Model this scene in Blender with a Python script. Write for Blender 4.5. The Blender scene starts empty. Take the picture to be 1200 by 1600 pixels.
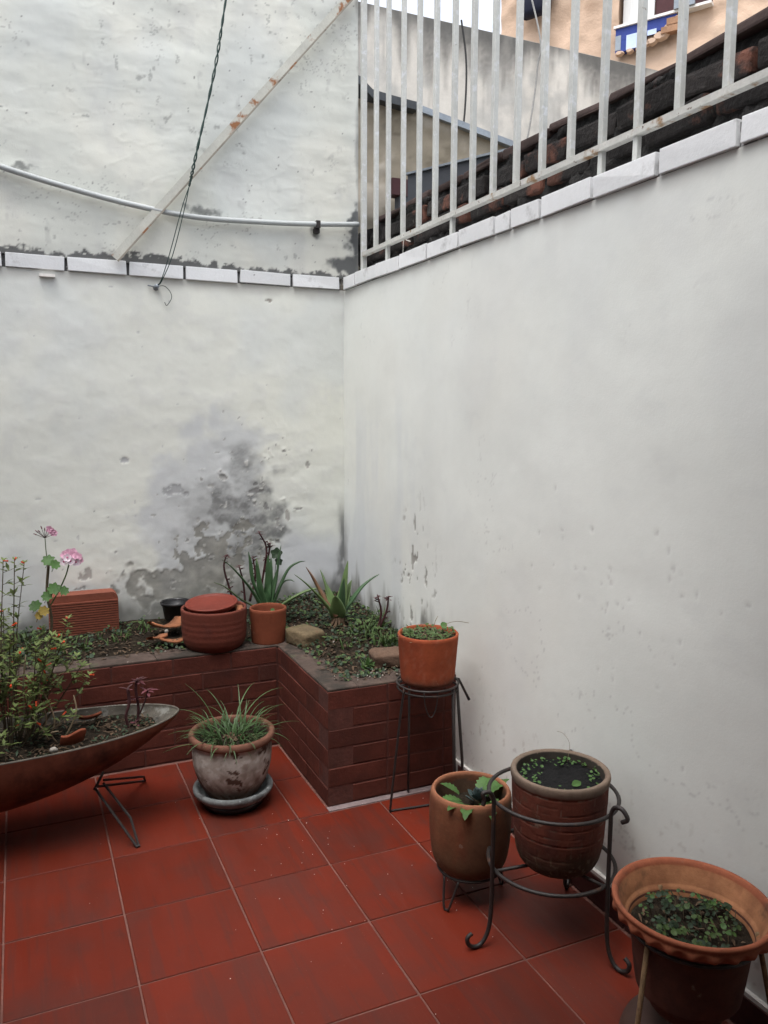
import bpy, bmesh, math, random
import numpy as np
from mathutils import Vector, Matrix

random.seed(7)
RNG = np.random.default_rng(11)
S = bpy.context.scene
COL = S.collection
PI = math.pi
rad = math.radians

# ------------------------------------------------------------------ camera
cam_d = bpy.data.cameras.new("camera")
cam = bpy.data.objects.new("camera", cam_d)
COL.objects.link(cam)
S.camera = cam
cam_d.sensor_fit = 'VERTICAL'
cam_d.sensor_height = 32.0
cam_d.lens = 32.0 * 1254.43 / 1600.0
cam_d.clip_start = 0.05
cam_d.clip_end = 500
yaw, pitch, roll = 0.42626, 0.12511, -0.0046
fw = Vector((math.sin(yaw) * math.cos(pitch), math.cos(yaw) * math.cos(pitch), -math.sin(pitch)))
rt = Vector((math.cos(yaw), -math.sin(yaw), 0))
dn = fw.cross(rt)
c_, s_ = math.cos(roll), math.sin(roll)
rt2 = c_ * rt + s_ * dn
dn2 = -s_ * rt + c_ * dn
mat3 = Matrix((rt2, -dn2, -fw)).transposed()
cam.matrix_world = Matrix.Translation((0.10773, -3.02534, 1.50528)) @ mat3.to_4x4()

# ------------------------------------------------------------------ sky, sun, exposure
SUN_EL, SUN_AZ = rad(72), rad(-128)      # azimuth from +Y towards +X
w = bpy.data.worlds.new("World")
S.world = w
w.use_nodes = True
nt = w.node_tree
bg = nt.nodes["Background"]
sky = nt.nodes.new("ShaderNodeTexSky")
sky.sky_type = 'NISHITA'
sky.sun_disc = False
sky.sun_elevation = SUN_EL
sky.sun_rotation = SUN_AZ
sky.dust_density = 4.0
sky.air_density = 1.0
sky.ozone_density = 1.0
hs = nt.nodes.new("ShaderNodeHueSaturation")
hs.inputs['Saturation'].default_value = 0.38
hs.inputs['Value'].default_value = 1.2
nt.links.new(sky.outputs[0], hs.inputs['Color'])
nt.links.new(hs.outputs[0], bg.inputs['Color'])
bg.inputs['Strength'].default_value = 0.15
sun_d = bpy.data.lights.new("sun", 'SUN')
sun_d.energy = 0.5
sun_d.angle = rad(50)
sun_d.color = (1.0, 0.98, 0.95)
sun = bpy.data.objects.new("sun", sun_d)
COL.objects.link(sun)
sd = Vector((math.sin(SUN_AZ) * math.cos(SUN_EL), math.cos(SUN_AZ) * math.cos(SUN_EL), math.sin(SUN_EL)))
sun.rotation_euler = sd.to_track_quat('Z', 'Y').to_euler()
sun.location = (0, 0, 8)
S.view_settings.view_transform = 'Standard'
S.view_settings.look = 'None'
S.view_settings.gamma = 1
S.view_settings.use_curve_mapping = False
S.view_settings.exposure = 1.30


# ------------------------------------------------------------------ noise helpers
def vnoise(x, y, seed=0):
    r = np.random.default_rng(seed + 1000)
    T = r.random((256, 256))
    xi = np.floor(x).astype(int); yi = np.floor(y).astype(int)
    fx = x - xi; fy = y - yi
    fx = fx * fx * (3 - 2 * fx); fy = fy * fy * (3 - 2 * fy)
    a = T[xi % 256, yi % 256]; b = T[(xi + 1) % 256, yi % 256]
    c = T[xi % 256, (yi + 1) % 256]; d = T[(xi + 1) % 256, (yi + 1) % 256]
    return (a * (1 - fx) + b * fx) * (1 - fy) + (c * (1 - fx) + d * fx) * fy


def fbm(x, y, seed=0, octv=4, gain=0.5):
    s = 0; amp = 1; tot = 0
    for o in range(octv):
        s = s + amp * vnoise(x * 2 ** o + 17.3 * o, y * 2 ** o + 5.1 * o, seed + o)
        tot += amp; amp *= gain
    return s / tot


def sstep(a, b, x):
    t = np.clip((x - a) / (b - a), 0, 1)
    return t * t * (3 - 2 * t)


def lerp(c, d, m):
    m = np.asarray(m)[..., None]
    return c * (1 - m) + np.asarray(d) * m


# ------------------------------------------------------------------ materials
def M(name, col=(.5, .5, .5), rough=.8, var=.15, vscale=6., bump=.2, bscale=60., rnd=0., spec=.35, metal=0.,
      attr=False, patches=(), stretch=(1, 1, 1), trans=0., bdist=.004, sheen=0.):
    m = bpy.data.materials.new(name)
    m.use_nodes = True
    t = m.node_tree; N = t.nodes; L = t.links
    p = N["Principled BSDF"]
    tc = N.new("ShaderNodeTexCoord"); oi = N.new("ShaderNodeObjectInfo")
    off = N.new("ShaderNodeVectorMath"); off.operation = 'MULTIPLY_ADD'
    mul = N.new("ShaderNodeMath"); mul.operation = 'MULTIPLY'; mul.inputs[1].default_value = 37.0
    L.new(oi.outputs['Random'], mul.inputs[0])
    L.new(tc.outputs['Object'], off.inputs[0]); off.inputs[1].default_value = stretch
    L.new(mul.outputs[0], off.inputs[2])
    V = off.outputs[0]

    def noise(sc, det=4, rough_=.6):
        n = N.new("ShaderNodeTexNoise"); n.inputs['Scale'].default_value = sc
        n.inputs['Detail'].default_value = det; n.inputs['Roughness'].default_value = rough_
        L.new(V, n.inputs['Vector']); return n.outputs['Fac']

    if attr:
        a = N.new("ShaderNodeAttribute"); a.attribute_name = 'Col'; cur = a.outputs['Color']
    else:
        r = N.new("ShaderNodeRGB"); r.outputs[0].default_value = (*col, 1); cur = r.outputs[0]

    def scale_color(cur, fac, lo, hi):
        mr = N.new("ShaderNodeMapRange"); mr.inputs[1].default_value = .25; mr.inputs[2].default_value = .75
        mr.inputs[3].default_value = lo; mr.inputs[4].default_value = hi
        L.new(fac, mr.inputs[0])
        vm = N.new("ShaderNodeVectorMath"); vm.operation = 'SCALE'
        L.new(cur, vm.inputs[0]); L.new(mr.outputs[0], vm.inputs['Scale'])
        return vm.outputs[0]
    if var:
        cur = scale_color(cur, noise(vscale), 1 - var, 1 + var)
        cur = scale_color(cur, noise(vscale * 7, 3), 1 - var * .5, 1 + var * .5)
    rough_sock = None
    for (pc, ps, th, soft) in patches:
        f = noise(ps, 5, .65)
        mr = N.new("ShaderNodeMapRange"); mr.inputs[1].default_value = th; mr.inputs[2].default_value = th + soft
        L.new(f, mr.inputs[0])
        mx = N.new("ShaderNodeMix"); mx.data_type = 'RGBA'
        L.new(mr.outputs[0], mx.inputs[0]); L.new(cur, mx.inputs[6]); mx.inputs[7].default_value = (*pc, 1)
        cur = mx.outputs[2]
    if rnd:
        mr = N.new("ShaderNodeMapRange"); mr.inputs[3].default_value = 1 - rnd; mr.inputs[4].default_value = 1 + rnd
        L.new(oi.outputs['Random'], mr.inputs[0])
        vm = N.new("ShaderNodeVectorMath"); vm.operation = 'SCALE'
        L.new(cur, vm.inputs[0]); L.new(mr.outputs[0], vm.inputs['Scale']); cur = vm.outputs[0]
    L.new(cur, p.inputs['Base Color'])
    rr = N.new("ShaderNodeMapRange"); rr.inputs[3].default_value = max(rough - .12, .05); rr.inputs[4].default_value = min(rough + .12, 1)
    L.new(noise(vscale * 2.3), rr.inputs[0]); L.new(rr.outputs[0], p.inputs['Roughness'])
    p.inputs['Specular IOR Level'].default_value = spec
    p.inputs['Metallic'].default_value = metal
    if bump:
        b = N.new("ShaderNodeBump"); b.inputs['Strength'].default_value = bump; b.inputs['Distance'].default_value = bdist
        L.new(noise(bscale, 5, .65), b.inputs['Height']); L.new(b.outputs[0], p.inputs['Normal'])
    if trans:
        out = N["Material Output"]
        tr = N.new("ShaderNodeBsdfTranslucent"); L.new(cur, tr.inputs['Color'])
        mx = N.new("ShaderNodeMixShader"); mx.inputs[0].default_value = trans
        L.new(p.outputs[0], mx.inputs[1]); L.new(tr.outputs[0], mx.inputs[2]); L.new(mx.outputs[0], out.inputs['Surface'])
    return m


MT = {}
MT['plaster'] = M('painted_plaster', rough=.85, var=.03, vscale=3, bump=.13, bscale=130, attr=True, spec=.25, bdist=.003)
MT['vcol'] = M('stained_render', rough=.9, var=.08, vscale=9, bump=.4, bscale=50, attr=True, spec=.2)
MT['vcolpot'] = M('stained_clay', rough=.85, var=.18, vscale=16, bump=.4, bscale=90, attr=True, spec=.18, bdist=.003, patches=[((.055, .040, .028), 7, .60, .14), ((.27, .215, .17), 11, .66, .10)])
MT['plain_white'] = M('white_wall_paint', (.70, .70, .68), .85, .06, 1.5, .3, 60)
MT['coping'] = M('white_brick_paint', (.74, .76, .77), .7, .05, 9, .25, 80, rnd=.04, patches=[((.50, .51, .51), 9, .58, .12), ((.30, .31, .31), 19, .69, .05)])
MT['mortar'] = M('dark_mortar', (.10, .10, .10), .95, .35, 20, .6, 60, patches=[((.45, .45, .45), 30, .56, .1)])
MT['mold'] = M('black_mould', (.022, .021, .020), .95, .5, 8, .9, 26, patches=[((.10, .10, .095), 14, .60, .14), ((.07, .03, .022), 7, .64, .1)], bdist=.02)
MT['moldbrick'] = M('sooty_brick', (.022, .019, .018), .95, .5, 10, .9, 32, rnd=.4, patches=[((.135, .058, .040), 5.5, .55, .08), ((.10, .095, .085), 17, .64, .1)], bdist=.012)
MT['cap'] = M('dark_red_tile_cap', (.055, .036, .032), .9, .3, 12, .5, 40)
MT['grille'] = M('pale_grey_metal_paint', (.49, .505, .48), .55, .10, 14, .25, 90, rnd=.06, patches=[((.58, .60, .61), 30, .54, .12), ((.24, .21, .17), 34, .69, .06)], spec=.4)
MT['rail'] = M('weathered_rail_paint', (.50, .50, .47), .65, .15, 20, .3, 90, patches=[((.27, .17, .09), 12, .56, .08), ((.14, .10, .08), 40, .64, .05)])
MT['brace'] = M('rusting_white_bar', (.50, .505, .455), .7, .12, 10, .3, 80, patches=[((.28, .125, .055), 5.5, .55, .05), ((.40, .34, .25), 11, .64, .06)])
MT['brace_edge'] = M('shaded_dirty_bar_edge', (.27, .25, .21), .8, .2, 10, .3, 80, patches=[((.24, .11, .05), 6.5, .57, .05), ((.12, .10, .08), 14, .6, .1)])  # dark base paints the bar's shaded lower edge, rust and dirt patches on top
MT['pipe'] = M('grey_pvc_pipe', (.40, .425, .425), .6, .08, 8, .1, 60, spec=.4)
MT['tile'] = None
MT['grout'] = M('grey_pink_grout', (.150, .068, .054), .9, .3, 14, .5, 70)
MT['brick'] = M('red_painted_brick', (.086, .0245, .0170), .72, .25, 7, .5, 60, rnd=.08, spec=.18, patches=[((.060, .0205, .0155), 4, .50, .18), ((.085, .038, .029), 9, .64, .12), ((.22, .18, .155), 22, .73, .04)])
MT['joint'] = M('brick_joint', (.076, .026, .0195), .9, .3, 18, .5, 60, patches=[((.24, .21, .19), 10, .72, .04)])
MT['rim'] = M('worn_cement_rim', (.066, .046, .037), .92, .35, 10, .7, 45, patches=[((.030, .024, .019), 7, .50, .1), ((.30, .27, .23), 16, .67, .06), ((.05, .065, .03), 5, .62, .12)])
MT['strip'] = M('grout_strip', (.20, .155, .155), .9, .25, 14, .4, 60)
MT['soil'] = M('dark_soil', (.022, .017, .012), 1., .5, 25, 1., 45, patches=[((.055, .042, .028), 22, .58, .1)], spec=.1, bdist=.02)
MT['wetsoil'] = M('black_wet_soil', (.0050, .0050, .0054), .85, .4, 25, .8, 60, spec=.2, bdist=.008)
MT['terra'] = M('terracotta', (.175, .050, .025), .8, .18, 9, .25, 110, rnd=.0, patches=[((.13, .038, .022), 5, .54, .2), ((.26, .15, .105), 13, .66, .1)], spec=.2)
MT['terra_dark'] = M('dark_terracotta', (.112, .026, .0155), .8, .15, 9, .25, 110, patches=[((.078, .020, .014), 6, .56, .2)], spec=.3)
MT['terra_pale'] = M('pale_terracotta_shard', (.235, .092, .042), .9, .18, 12, .3, 80)
MT['lid'] = M('red_glazed_lid', (.140, .024, .014), .55, .15, 9, .08, 60, spec=.3, patches=[((.165, .045, .034), 7, .55, .2)])
MT['block'] = M('clay_block', (.195, .058, .034), .85, .2, 14, .4, 90)
MT['iron'] = M('black_wrought_iron', (.020, .016, .015), .55, .3, 30, .35, 140, spec=.45, patches=[((.055, .028, .018), 22, .60, .1)], bdist=.002)
MT['rusty'] = M('rusty_iron_rod', (.20, .125, .065), .85, .3, 40, .5, 150, patches=[((.09, .05, .03), 30, .55, .1)], bdist=.002)
MT['blackplastic'] = M('black_plastic', (.012, .012, .014), .35, .2, 20, .05, 60, spec=.5)
MT['saucer'] = M('grey_cement_saucer', (.165, .178, .18), .9, .3, 16, .6, 80, patches=[((.075, .078, .078), 12, .50, .14), ((.32, .34, .34), 26, .62, .08)])
MT['stone'] = M('mossy_brick_stone', (.115, .085, .048), .95, .3, 12, .8, 40, patches=[((.065, .07, .028), 6, .52, .15), ((.14, .062, .04), 9, .62, .1)], bdist=.008)
MT['stone2'] = M('old_brick_stone', (.10, .06, .04), .95, .3, 12, .8, 40, patches=[((.035, .03, .026), 6, .52, .15), ((.42, .41, .38), 13, .72, .03)], bdist=.008)
MT['leaf'] = M('green_leaf', (.062, .135, .034), .55, .25, 30, 0, rnd=.12, trans=.25, spec=.35)
MT['leaf_mid'] = M('mid_green_leaf', (.064, .110, .032), .6, .35, 20, 0, rnd=.12, trans=.25)
MT['leaf_bush'] = M('yellow_green_leaf', (.115, .155, .045), .6, .4, 12, 0, rnd=.12, trans=.3)
MT['leaf_dark'] = M('dark_green_leaf', (.020, .040, .018), .6, .4, 18, 0, rnd=.15, trans=.15)
MT['leaf_geran'] = M('geranium_leaf', (.062, .135, .036), .6, .2, 40, .1, 60, rnd=.15, trans=.25)
MT['leaf_yellow'] = M('yellowing_leaf', (.30, .22, .05), .7, .3, 40, 0, trans=.2)
MT['aloe'] = M('aloe_green', (.050, .105, .046), .42, .18, 14, .06, 80, rnd=.2, spec=.45)
MT['aloe_light'] = M('aloe_light_green', (.105, .165, .062), .42, .18, 14, .06, 80, rnd=.15, spec=.45)
MT['aloe_brown'] = M('aloe_browned_leaf', (.20, .105, .065), .5, .2, 12, .06, 80, patches=[((.11, .14, .055), 6, .52, .15)], spec=.4)
MT['purple'] = M('purple_brown_leaf', (.060, .022, .024), .6, .3, 30, 0, rnd=.1, trans=.1)
MT['pinkpurple'] = M('wine_red_leaf', (.125, .036, .046), .6, .3, 30, 0, rnd=.1, trans=.15)
MT['succ'] = M('blue_grey_succulent', (.05, .075, .075), .55, .2, 30, 0, rnd=.1)
MT['stem'] = M('brown_green_stem', (.075, .058, .034), .8, .3, 40, .2, 120)
MT['twig'] = M('pale_dry_twig', (.20, .15, .095), .9, .25, 40, .2, 120)
MT['orange'] = M('orange_red_petal', (.62, .075, .025), .5, .15, 30, 0, rnd=.25, trans=.2)
MT['pink'] = M('pink_petal', (.66, .38, .50), .6, .15, 60, 0, rnd=.12, trans=.3)
MT['palepink'] = M('pale_pink_petal', (.78, .68, .75), .6, .1, 60, 0, rnd=.08, trans=.3)
MT['magenta'] = M('magenta_mark', (.45, .05, .18), .6, .1, 60, 0)
MT['litter'] = M('dry_leaf_litter', (.085, .055, .033), .9, .55, 12, .2, 80, rnd=.2)
MT['pebble'] = M('pale_pebble', (.27, .25, .22), .85, .25, 40, .3, 80)
MT['grass'] = M('grass_blade', (.060, .115, .040), .5, .25, 20, 0, rnd=.2, trans=.2, spec=.4)
MT['boat'] = M('red_oxide_painted_metal', (.104, .034, .020), .75, .25, 7, .25, 60, patches=[((.16, .11, .085), 26, .71, .04), ((.034, .014, .011), 4, .55, .15)], spec=.12)
MT['boat_in'] = M('worn_grey_metal', (.095, .085, .070), .85, .35, 18, .4, 60, patches=[((.22, .22, .20), 16, .57, .1), ((.06, .06, .045), 8, .58, .1)])
MT['render_core'] = M('old_render', (.38, .355, .31), .9, .15, 4, .3, 30)
MT['peach'] = M('peach_plaster', rough=.9, var=.07, vscale=2.5, bump=.5, bscale=14, attr=True, bdist=.02)
MT['blue'] = M('blue_paint', (.022, .045, .23), .6, .15, 9, .1, 50)
MT['paleblue'] = M('pale_blue_paint', (.50, .60, .78), .7, .1, 9, .1, 50)
MT['curtain'] = M('white_curtain', (.70, .71, .70), .9, .06, 5, .2, 30, stretch=(8, 8, .6))
MT['maroon'] = M('maroon_paint', (.050, .012, .014), .6, .2, 9, .1, 50)
MT['navy'] = M('navy_cloth', (.010, .013, .030), .8, .2, 9, .2, 50)
MT['metal'] = M('galvanised_flashing', (.24, .27, .30), .5, .2, 9, .15, 40, metal=.3)
MT['darksheet'] = M('dark_roof_sheet', (.045, .05, .055), .6, .25, 9, .2, 40)
MT['greypanel'] = M('dark_grey_paint', (.055, .060, .070), .6, .15, 7, .15, 40)
MT['greenwire'] = M('green_wire_sheath', (.018, .042, .036), .5, .25, 60, .1, 90, patches=[((.10, .12, .11), 50, .60, .08)])
MT['greywire'] = M('grey_cable', (.22, .22, .21), .7, .2, 30, 0)
MT['darkwire'] = M('dark_cable', (.03, .03, .03), .7, .2, 30, 0)
MT['chip'] = M('white_paint_flake', (.74, .72, .68), .8, .1, 30, 0)
MT['ground'] = M('bare_ground', (.16, .14, .11), .95, .2, 1, .4, 8)
MT['roof'] = M('clay_roof', (.20, .09, .06), .85, .2, 3, .3, 20)
MT['wood'] = M('dark_door_wood', (.07, .038, .02), .55, .25, 6, .2, 40, stretch=(8, 8, .5))
MT['skirt'] = M('dark_red_skirting', (.058, .0165, .0145), .5, .2, 9, .2, 60, rnd=.12, spec=.35)


def tile_mat():
    m = bpy.data.materials.new('red_floor_tile'); m.use_nodes = True
    t = m.node_tree; N = t.nodes; L = t.links; p = N["Principled BSDF"]
    ge = N.new("ShaderNodeNewGeometry"); oi = N.new("ShaderNodeObjectInfo")

    def noise(sc, stretch, det=5, byobj=0.):
        v = N.new("ShaderNodeVectorMath"); v.operation = 'MULTIPLY_ADD'
        L.new(ge.outputs['Position'], v.inputs[0]); v.inputs[1].default_value = stretch
        if byobj:
            mm = N.new("ShaderNodeMath"); mm.operation = 'MULTIPLY'; mm.inputs[1].default_value = byobj
            L.new(oi.outputs['Random'], mm.inputs[0]); L.new(mm.outputs[0], v.inputs[2])
        n = N.new("ShaderNodeTexNoise"); n.inputs['Scale'].default_value = sc; n.inputs['Detail'].default_value = det
        n.inputs['Roughness'].default_value = .6
        L.new(v.outputs[0], n.inputs['Vector']); return n.outputs['Fac']

    def rng(f, a, b, lo=0., hi=1.):
        mr = N.new("ShaderNodeMapRange"); mr.inputs[1].default_value = a; mr.inputs[2].default_value = b
        mr.inputs[3].default_value = lo; mr.inputs[4].default_value = hi
        L.new(f, mr.inputs[0]); return mr.outputs[0]

    def mix(f, a, b):
        mx = N.new("ShaderNodeMix"); mx.data_type = 'RGBA'
        if isinstance(f, float): mx.inputs[0].default_value = f
        else: L.new(f, mx.inputs[0])
        for i, x in ((6, a), (7, b)):
            if isinstance(x, tuple): mx.inputs[i].default_value = (*x, 1)
            else: L.new(x, mx.inputs[i])
        return mx.outputs[2]
    c = mix(rng(noise(1.7, (1, 1, 1)), .4, .62), (.130, .0155, .0062), (.104, .0160, .0080))
    c = mix(rng(noise(3.2, (1, 1, 1), byobj=31.), .48, .72), c, (.080, .0200, .0140))
    c = mix(rng(noise(9, (3.2, .16, 1), 3, byobj=13.), .54, .60, 0, .45), c, (.074, .0200, .0145))
    c = mix(rng(noise(40, (3, .12, 1), 4), .60, .80, 0, .30), c, (.14, .050, .035))
    c = mix(rng(noise(150, (1, 1, 1), 2), .70, .76, 0, .45), c, (.22, .12, .09))
    c = mix(rng(noise(14, (1, 1, 1), 5), .60, .70, 0, .35), c, (.055, .020, .015))
    mr = N.new("ShaderNodeMapRange"); mr.inputs[3].default_value = .84; mr.inputs[4].default_value = 1.12
    L.new(oi.outputs['Random'], mr.inputs[0])
    vm = N.new("ShaderNodeVectorMath"); vm.operation = 'SCALE'; L.new(c, vm.inputs[0]); L.new(mr.outputs[0], vm.inputs['Scale'])
    L.new(vm.outputs[0], p.inputs['Base Color'])
    L.new(rng(noise(5, (2.5, .5, 1)), .3, .7, .38, .62), p.inputs['Roughness'])
    p.inputs['Specular IOR Level'].default_value = .2
    b = N.new("ShaderNodeBump"); b.inputs['Strength'].default_value = .12; b.inputs['Distance'].default_value = .003
    L.new(noise(60, (1, .6, 1)), b.inputs['Height']); L.new(b.outputs[0], p.inputs['Normal'])
    return m


MT['tile'] = tile_mat()

# ------------------------------------------------------------------ object helpers
ORG = {}


def props(o, label=None, cat=None, group=None, kind=None):
    if label: o['label'] = label
    if cat: o['category'] = cat
    if group: o['group'] = group
    if kind: o['kind'] = kind
    return o


def thing(name, label, cat, loc=(0, 0, 0), group=None, kind=None):
    o = bpy.data.objects.new(name, None)
    o.empty_display_size = .05
    COL.objects.link(o); o.location = loc
    ORG[o] = Vector(loc)
    return props(o, label, cat, group, kind)


def org_of(o):
    while o is not None:
        if o in ORG: return ORG[o]
        o = o.parent
    return Vector((0, 0, 0))


def link(name, me, mat, parent=None, smooth=False):
    """mesh in world coordinates; shifted to the origin of the thing it belongs to"""
    o = bpy.data.objects.new(name, me); COL.objects.link(o)
    if mat is not None and not me.materials: me.materials.append(mat)
    if parent is not None:
        me.transform(Matrix.Translation(-org_of(parent)))
        o.parent = parent
    if smooth:
        me.polygons.foreach_set('use_smooth', np.ones(len(me.polygons), bool))
    return o


def inst(name, me, parent, loc, rot=(0, 0, 0), scale=(1, 1, 1)):
    """shared mesh placed at a world location under a thing"""
    o = bpy.data.objects.new(name, me); COL.objects.link(o)
    o.parent = parent
    o.location = Vector(loc) - (org_of(parent) if parent else Vector((0, 0, 0)))
    o.rotation_euler = rot; o.scale = scale
    return o


def grid_mesh(P, colors=None, wrap=False, name='m', caps=False):
    """P: (m,n,3); wrap joins last column to first"""
    P = np.asarray(P, float); m, n = P.shape[:2]
    idx = np.arange(m * n).reshape(m, n)
    if wrap: idx = np.concatenate([idx, idx[:, :1]], 1)
    a = idx[:-1, :-1]; b = idx[:-1, 1:]; c = idx[1:, 1:]; d = idx[1:, :-1]
    F = np.stack([a, b, c, d], -1).reshape(-1, 4)
    me = bpy.data.meshes.new(name)
    me.vertices.add(m * n); me.vertices.foreach_set('co', P.reshape(-1))
    me.loops.add(F.size); me.loops.foreach_set('vertex_index', F.reshape(-1))
    me.polygons.add(len(F)); me.polygons.foreach_set('loop_start', np.arange(0, F.size, 4))
    me.polygons.foreach_set('loop_total', np.full(len(F), 4))
    me.update(calc_edges=True)
    if colors is not None:
        at = me.color_attributes.new('Col', 'FLOAT_COLOR', 'POINT')
        cc = np.ones((m * n, 4), np.float32); cc[:, :3] = np.asarray(colors).reshape(-1, 3)
        at.data.foreach_set('color', cc.reshape(-1))
    return me


class MB:
    def __init__(self): self.v = []; self.f = []

    def add(self, vs, fs):
        k = len(self.v); self.v += [tuple(x) for x in vs]; self.f += [tuple(i + k for i in f) for f in fs]
        return self

    def box(self, lo, hi, rot=None, c=None):
        x0, y0, z0 = lo; x1, y1, z1 = hi
        vs = [Vector(p) for p in ((x0, y0, z0), (x1, y0, z0), (x1, y1, z0), (x0, y1, z0), (x0, y0, z1), (x1, y0, z1), (x1, y1, z1), (x0, y1, z1))]
        if rot is not None:
            cc = Vector(c) if c is not None else sum(vs, Vector()) / 8
            vs = [rot @ (p - cc) + cc for p in vs]
        return self.add(vs, [(0, 3, 2, 1), (4, 5, 6, 7), (0, 1, 5, 4), (1, 2, 6, 5), (2, 3, 7, 6), (3, 0, 4, 7)])

    def tube(self, pts, r, n=8, caps=True):
        pts = [Vector(p) for p in pts]
        rs = r if hasattr(r, '__len__') else [r] * len(pts)
        t0 = (pts[1] - pts[0]).normalized()
        u = t0.orthogonal().normalized()
        rings = []
        for i, p in enumerate(pts):
            if i == 0: t = t0
            elif i == len(pts) - 1: t = (pts[-1] - pts[-2]).normalized()
            else:
                t = ((pts[i + 1] - p).normalized() + (p - pts[i - 1]).normalized())
                t = t.normalized() if t.length > 1e-6 else t0
            u = (u - t * u.dot(t)); u = u.normalized() if u.length > 1e-6 else t.orthogonal().normalized()
            vv = t.cross(u)
            rings.append([p + (u * math.cos(2 * PI * k / n) + vv * math.sin(2 * PI * k / n)) * rs[i] for k in range(n)])
        vs = [q for rg in rings for q in rg]; fs = []
        for i in range(len(pts) - 1):
            for k in range(n):
                a = i * n + k; b = i * n + (k + 1) % n
                fs.append((a, b, b + n, a + n))
        if caps:
            fs.append(tuple(range(n - 1, -1, -1))); fs.append(tuple((len(pts) - 1) * n + k for k in range(n)))
        return self.add(vs, fs)

    def mesh(self, name='m'):
        me = bpy.data.meshes.new(name); me.from_pydata(self.v, [], self.f); me.update(); return me

    def build(self, name, mat, parent=None, smooth=False):
        return link(name, self.mesh(name), mat, parent, smooth)


def spline(pts, n=8, closed=False):
    """Catmull-Rom through points"""
    P = [Vector(p) for p in pts]; out = []
    N_ = len(P); segs = N_ if closed else N_ - 1
    for i in range(segs):
        if closed: a, b, c, d = P[(i - 1) % N_], P[i], P[(i + 1) % N_], P[(i + 2) % N_]
        else:
            b, c = P[i], P[i + 1]; a = P[i - 1] if i > 0 else b * 2 - c; d = P[i + 2] if i + 2 < N_ else c * 2 - b
        for k in range(n):
            t = k / n
            out.append(.5 * ((2 * b) + (c - a) * t + (2 * a - 5 * b + 4 * c - d) * t * t + (3 * b - a - 3 * c + d) * t ** 3))
    if not closed: out.append(P[-1])
    return out


def cbox(dx, dy, dz, bev=.004, jit=.0015, seed=0, seg=1):
    """uneven chamfered block centred at the origin"""
    bm = bmesh.new(); bmesh.ops.create_cube(bm, size=1)
    for v in bm.verts: v.co = Vector((v.co.x * dx, v.co.y * dy, v.co.z * dz))
    r = random.Random(seed)
    for v in bm.verts: v.co += Vector((r.uniform(-jit, jit), r.uniform(-jit, jit), r.uniform(-jit, jit)))
    bmesh.ops.bevel(bm, geom=list(bm.edges), offset=bev, segments=seg, affect='EDGES', profile=.6)
    me = bpy.data.meshes.new('block'); bm.to_mesh(me); bm.free(); return me


_BC = {}


def block_mesh(dx, dy, dz, mat, bev=.004, jit=.0015, variant=0, seg=1):
    k = (round(dx, 3), round(dy, 3), round(dz, 3), mat.name, variant)
    if k not in _BC:
        me = cbox(dx, dy, dz, bev, jit, hash(k) % 9999 if False else int(dx * 7919 + dy * 104729 + dz * 1299709 + variant * 31), seg); me.materials.append(mat); _BC[k] = me
    return _BC[k]


def lathe_pts(profile, n=64, c=(0, 0, 0)):
    th = np.linspace(0, 2 * PI, n, endpoint=False)
    pr = np.asarray(profile, float)
    P = np.zeros((len(pr), n, 3))
    P[..., 0] = c[0] + pr[:, None, 0] * np.cos(th); P[..., 1] = c[1] + pr[:, None, 0] * np.sin(th); P[..., 2] = c[2] + pr[:, None, 1]
    return P, th


def lathe(name, profile, mat, parent, c, n=64, smooth=True, fn=None, cfn=None):
    P, th = lathe_pts(profile, n, c)
    if fn: P = fn(P, th)
    colors = cfn(P, th) if cfn else None
    # profile runs outside bottom -> rim -> inside bottom
    return link(name, grid_mesh(P, colors, wrap=True, name=name), mat, parent, smooth)


def dense(profile, step=.006, rounds=1):
    """resample a polyline profile"""
    out = []
    for (a, b), (c, d) in zip(profile[:-1], profile[1:]):
        k = max(1, int(math.hypot(c - a, d - b) / step))
        for i in range(k): out.append((a + (c - a) * i / k, b + (d - b) * i / k))
    out.append(profile[-1]); return out


def smooth_profile(pts, n=5):
    return [(max(p.x, 0.0), p.y) for p in spline([(a, b, 0) for a, b in pts], n)]


# ------------------------------------------------------------------ ground and floor
WX, WY = 1.675, 0.945          # faces of the right and back patio walls
g = MB().box((-40, -40, -.30), (40, 40, -.06)).build('ground', MT['ground']); props(g, 'bare ground under and around the patio', 'ground', kind='structure')
fl = thing('floor', 'glossy red clay tile floor of the patio with pinkish grout', 'floor', (0, 0, 0), kind='structure')
MB().box((-1.8, -4.2, -.059), (WX + .1, WY + .1, -.0035)).build('grout_bed', MT['grout'], fl)
TS = .33
for i in range(-6, 6):
    for j in range(-1, 13):
        x0, x1 = i * TS + .0028, (i + 1) * TS - .0028
        y1, y0 = -j * TS - .0028, -(j + 1) * TS + .0028
        if j == -1: y0, y1 = .0028, min(.33, .352)
        if i == 5: x1 = 1.659
        if i == -6: x0 = -1.79
        if j == 12: y0 = -4.19
        if j <= 0 and x1 > 1.112:
            if x0 > 1.1: continue
            x1 = 1.112
        if x1 - x0 < .02: continue
        dx, dy = x1 - x0, y1 - y0
        me = block_mesh(dx, dy, .012, MT['tile'], .0016, .0006, (i * 3 + j) % 3)
        inst('tile', me, fl, ((x0 + x1) / 2, (y0 + y1) / 2, -.006 + RNG.uniform(-.0008, .0008)), (RNG.uniform(-.001, .001), RNG.uniform(-.001, .001), RNG.uniform(-.0015, .0015)))
MB().box((1.112, -.3255, -.0034), (1.659, -.2935, .0012)).build('grout_strip', MT['strip'], fl)

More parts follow.
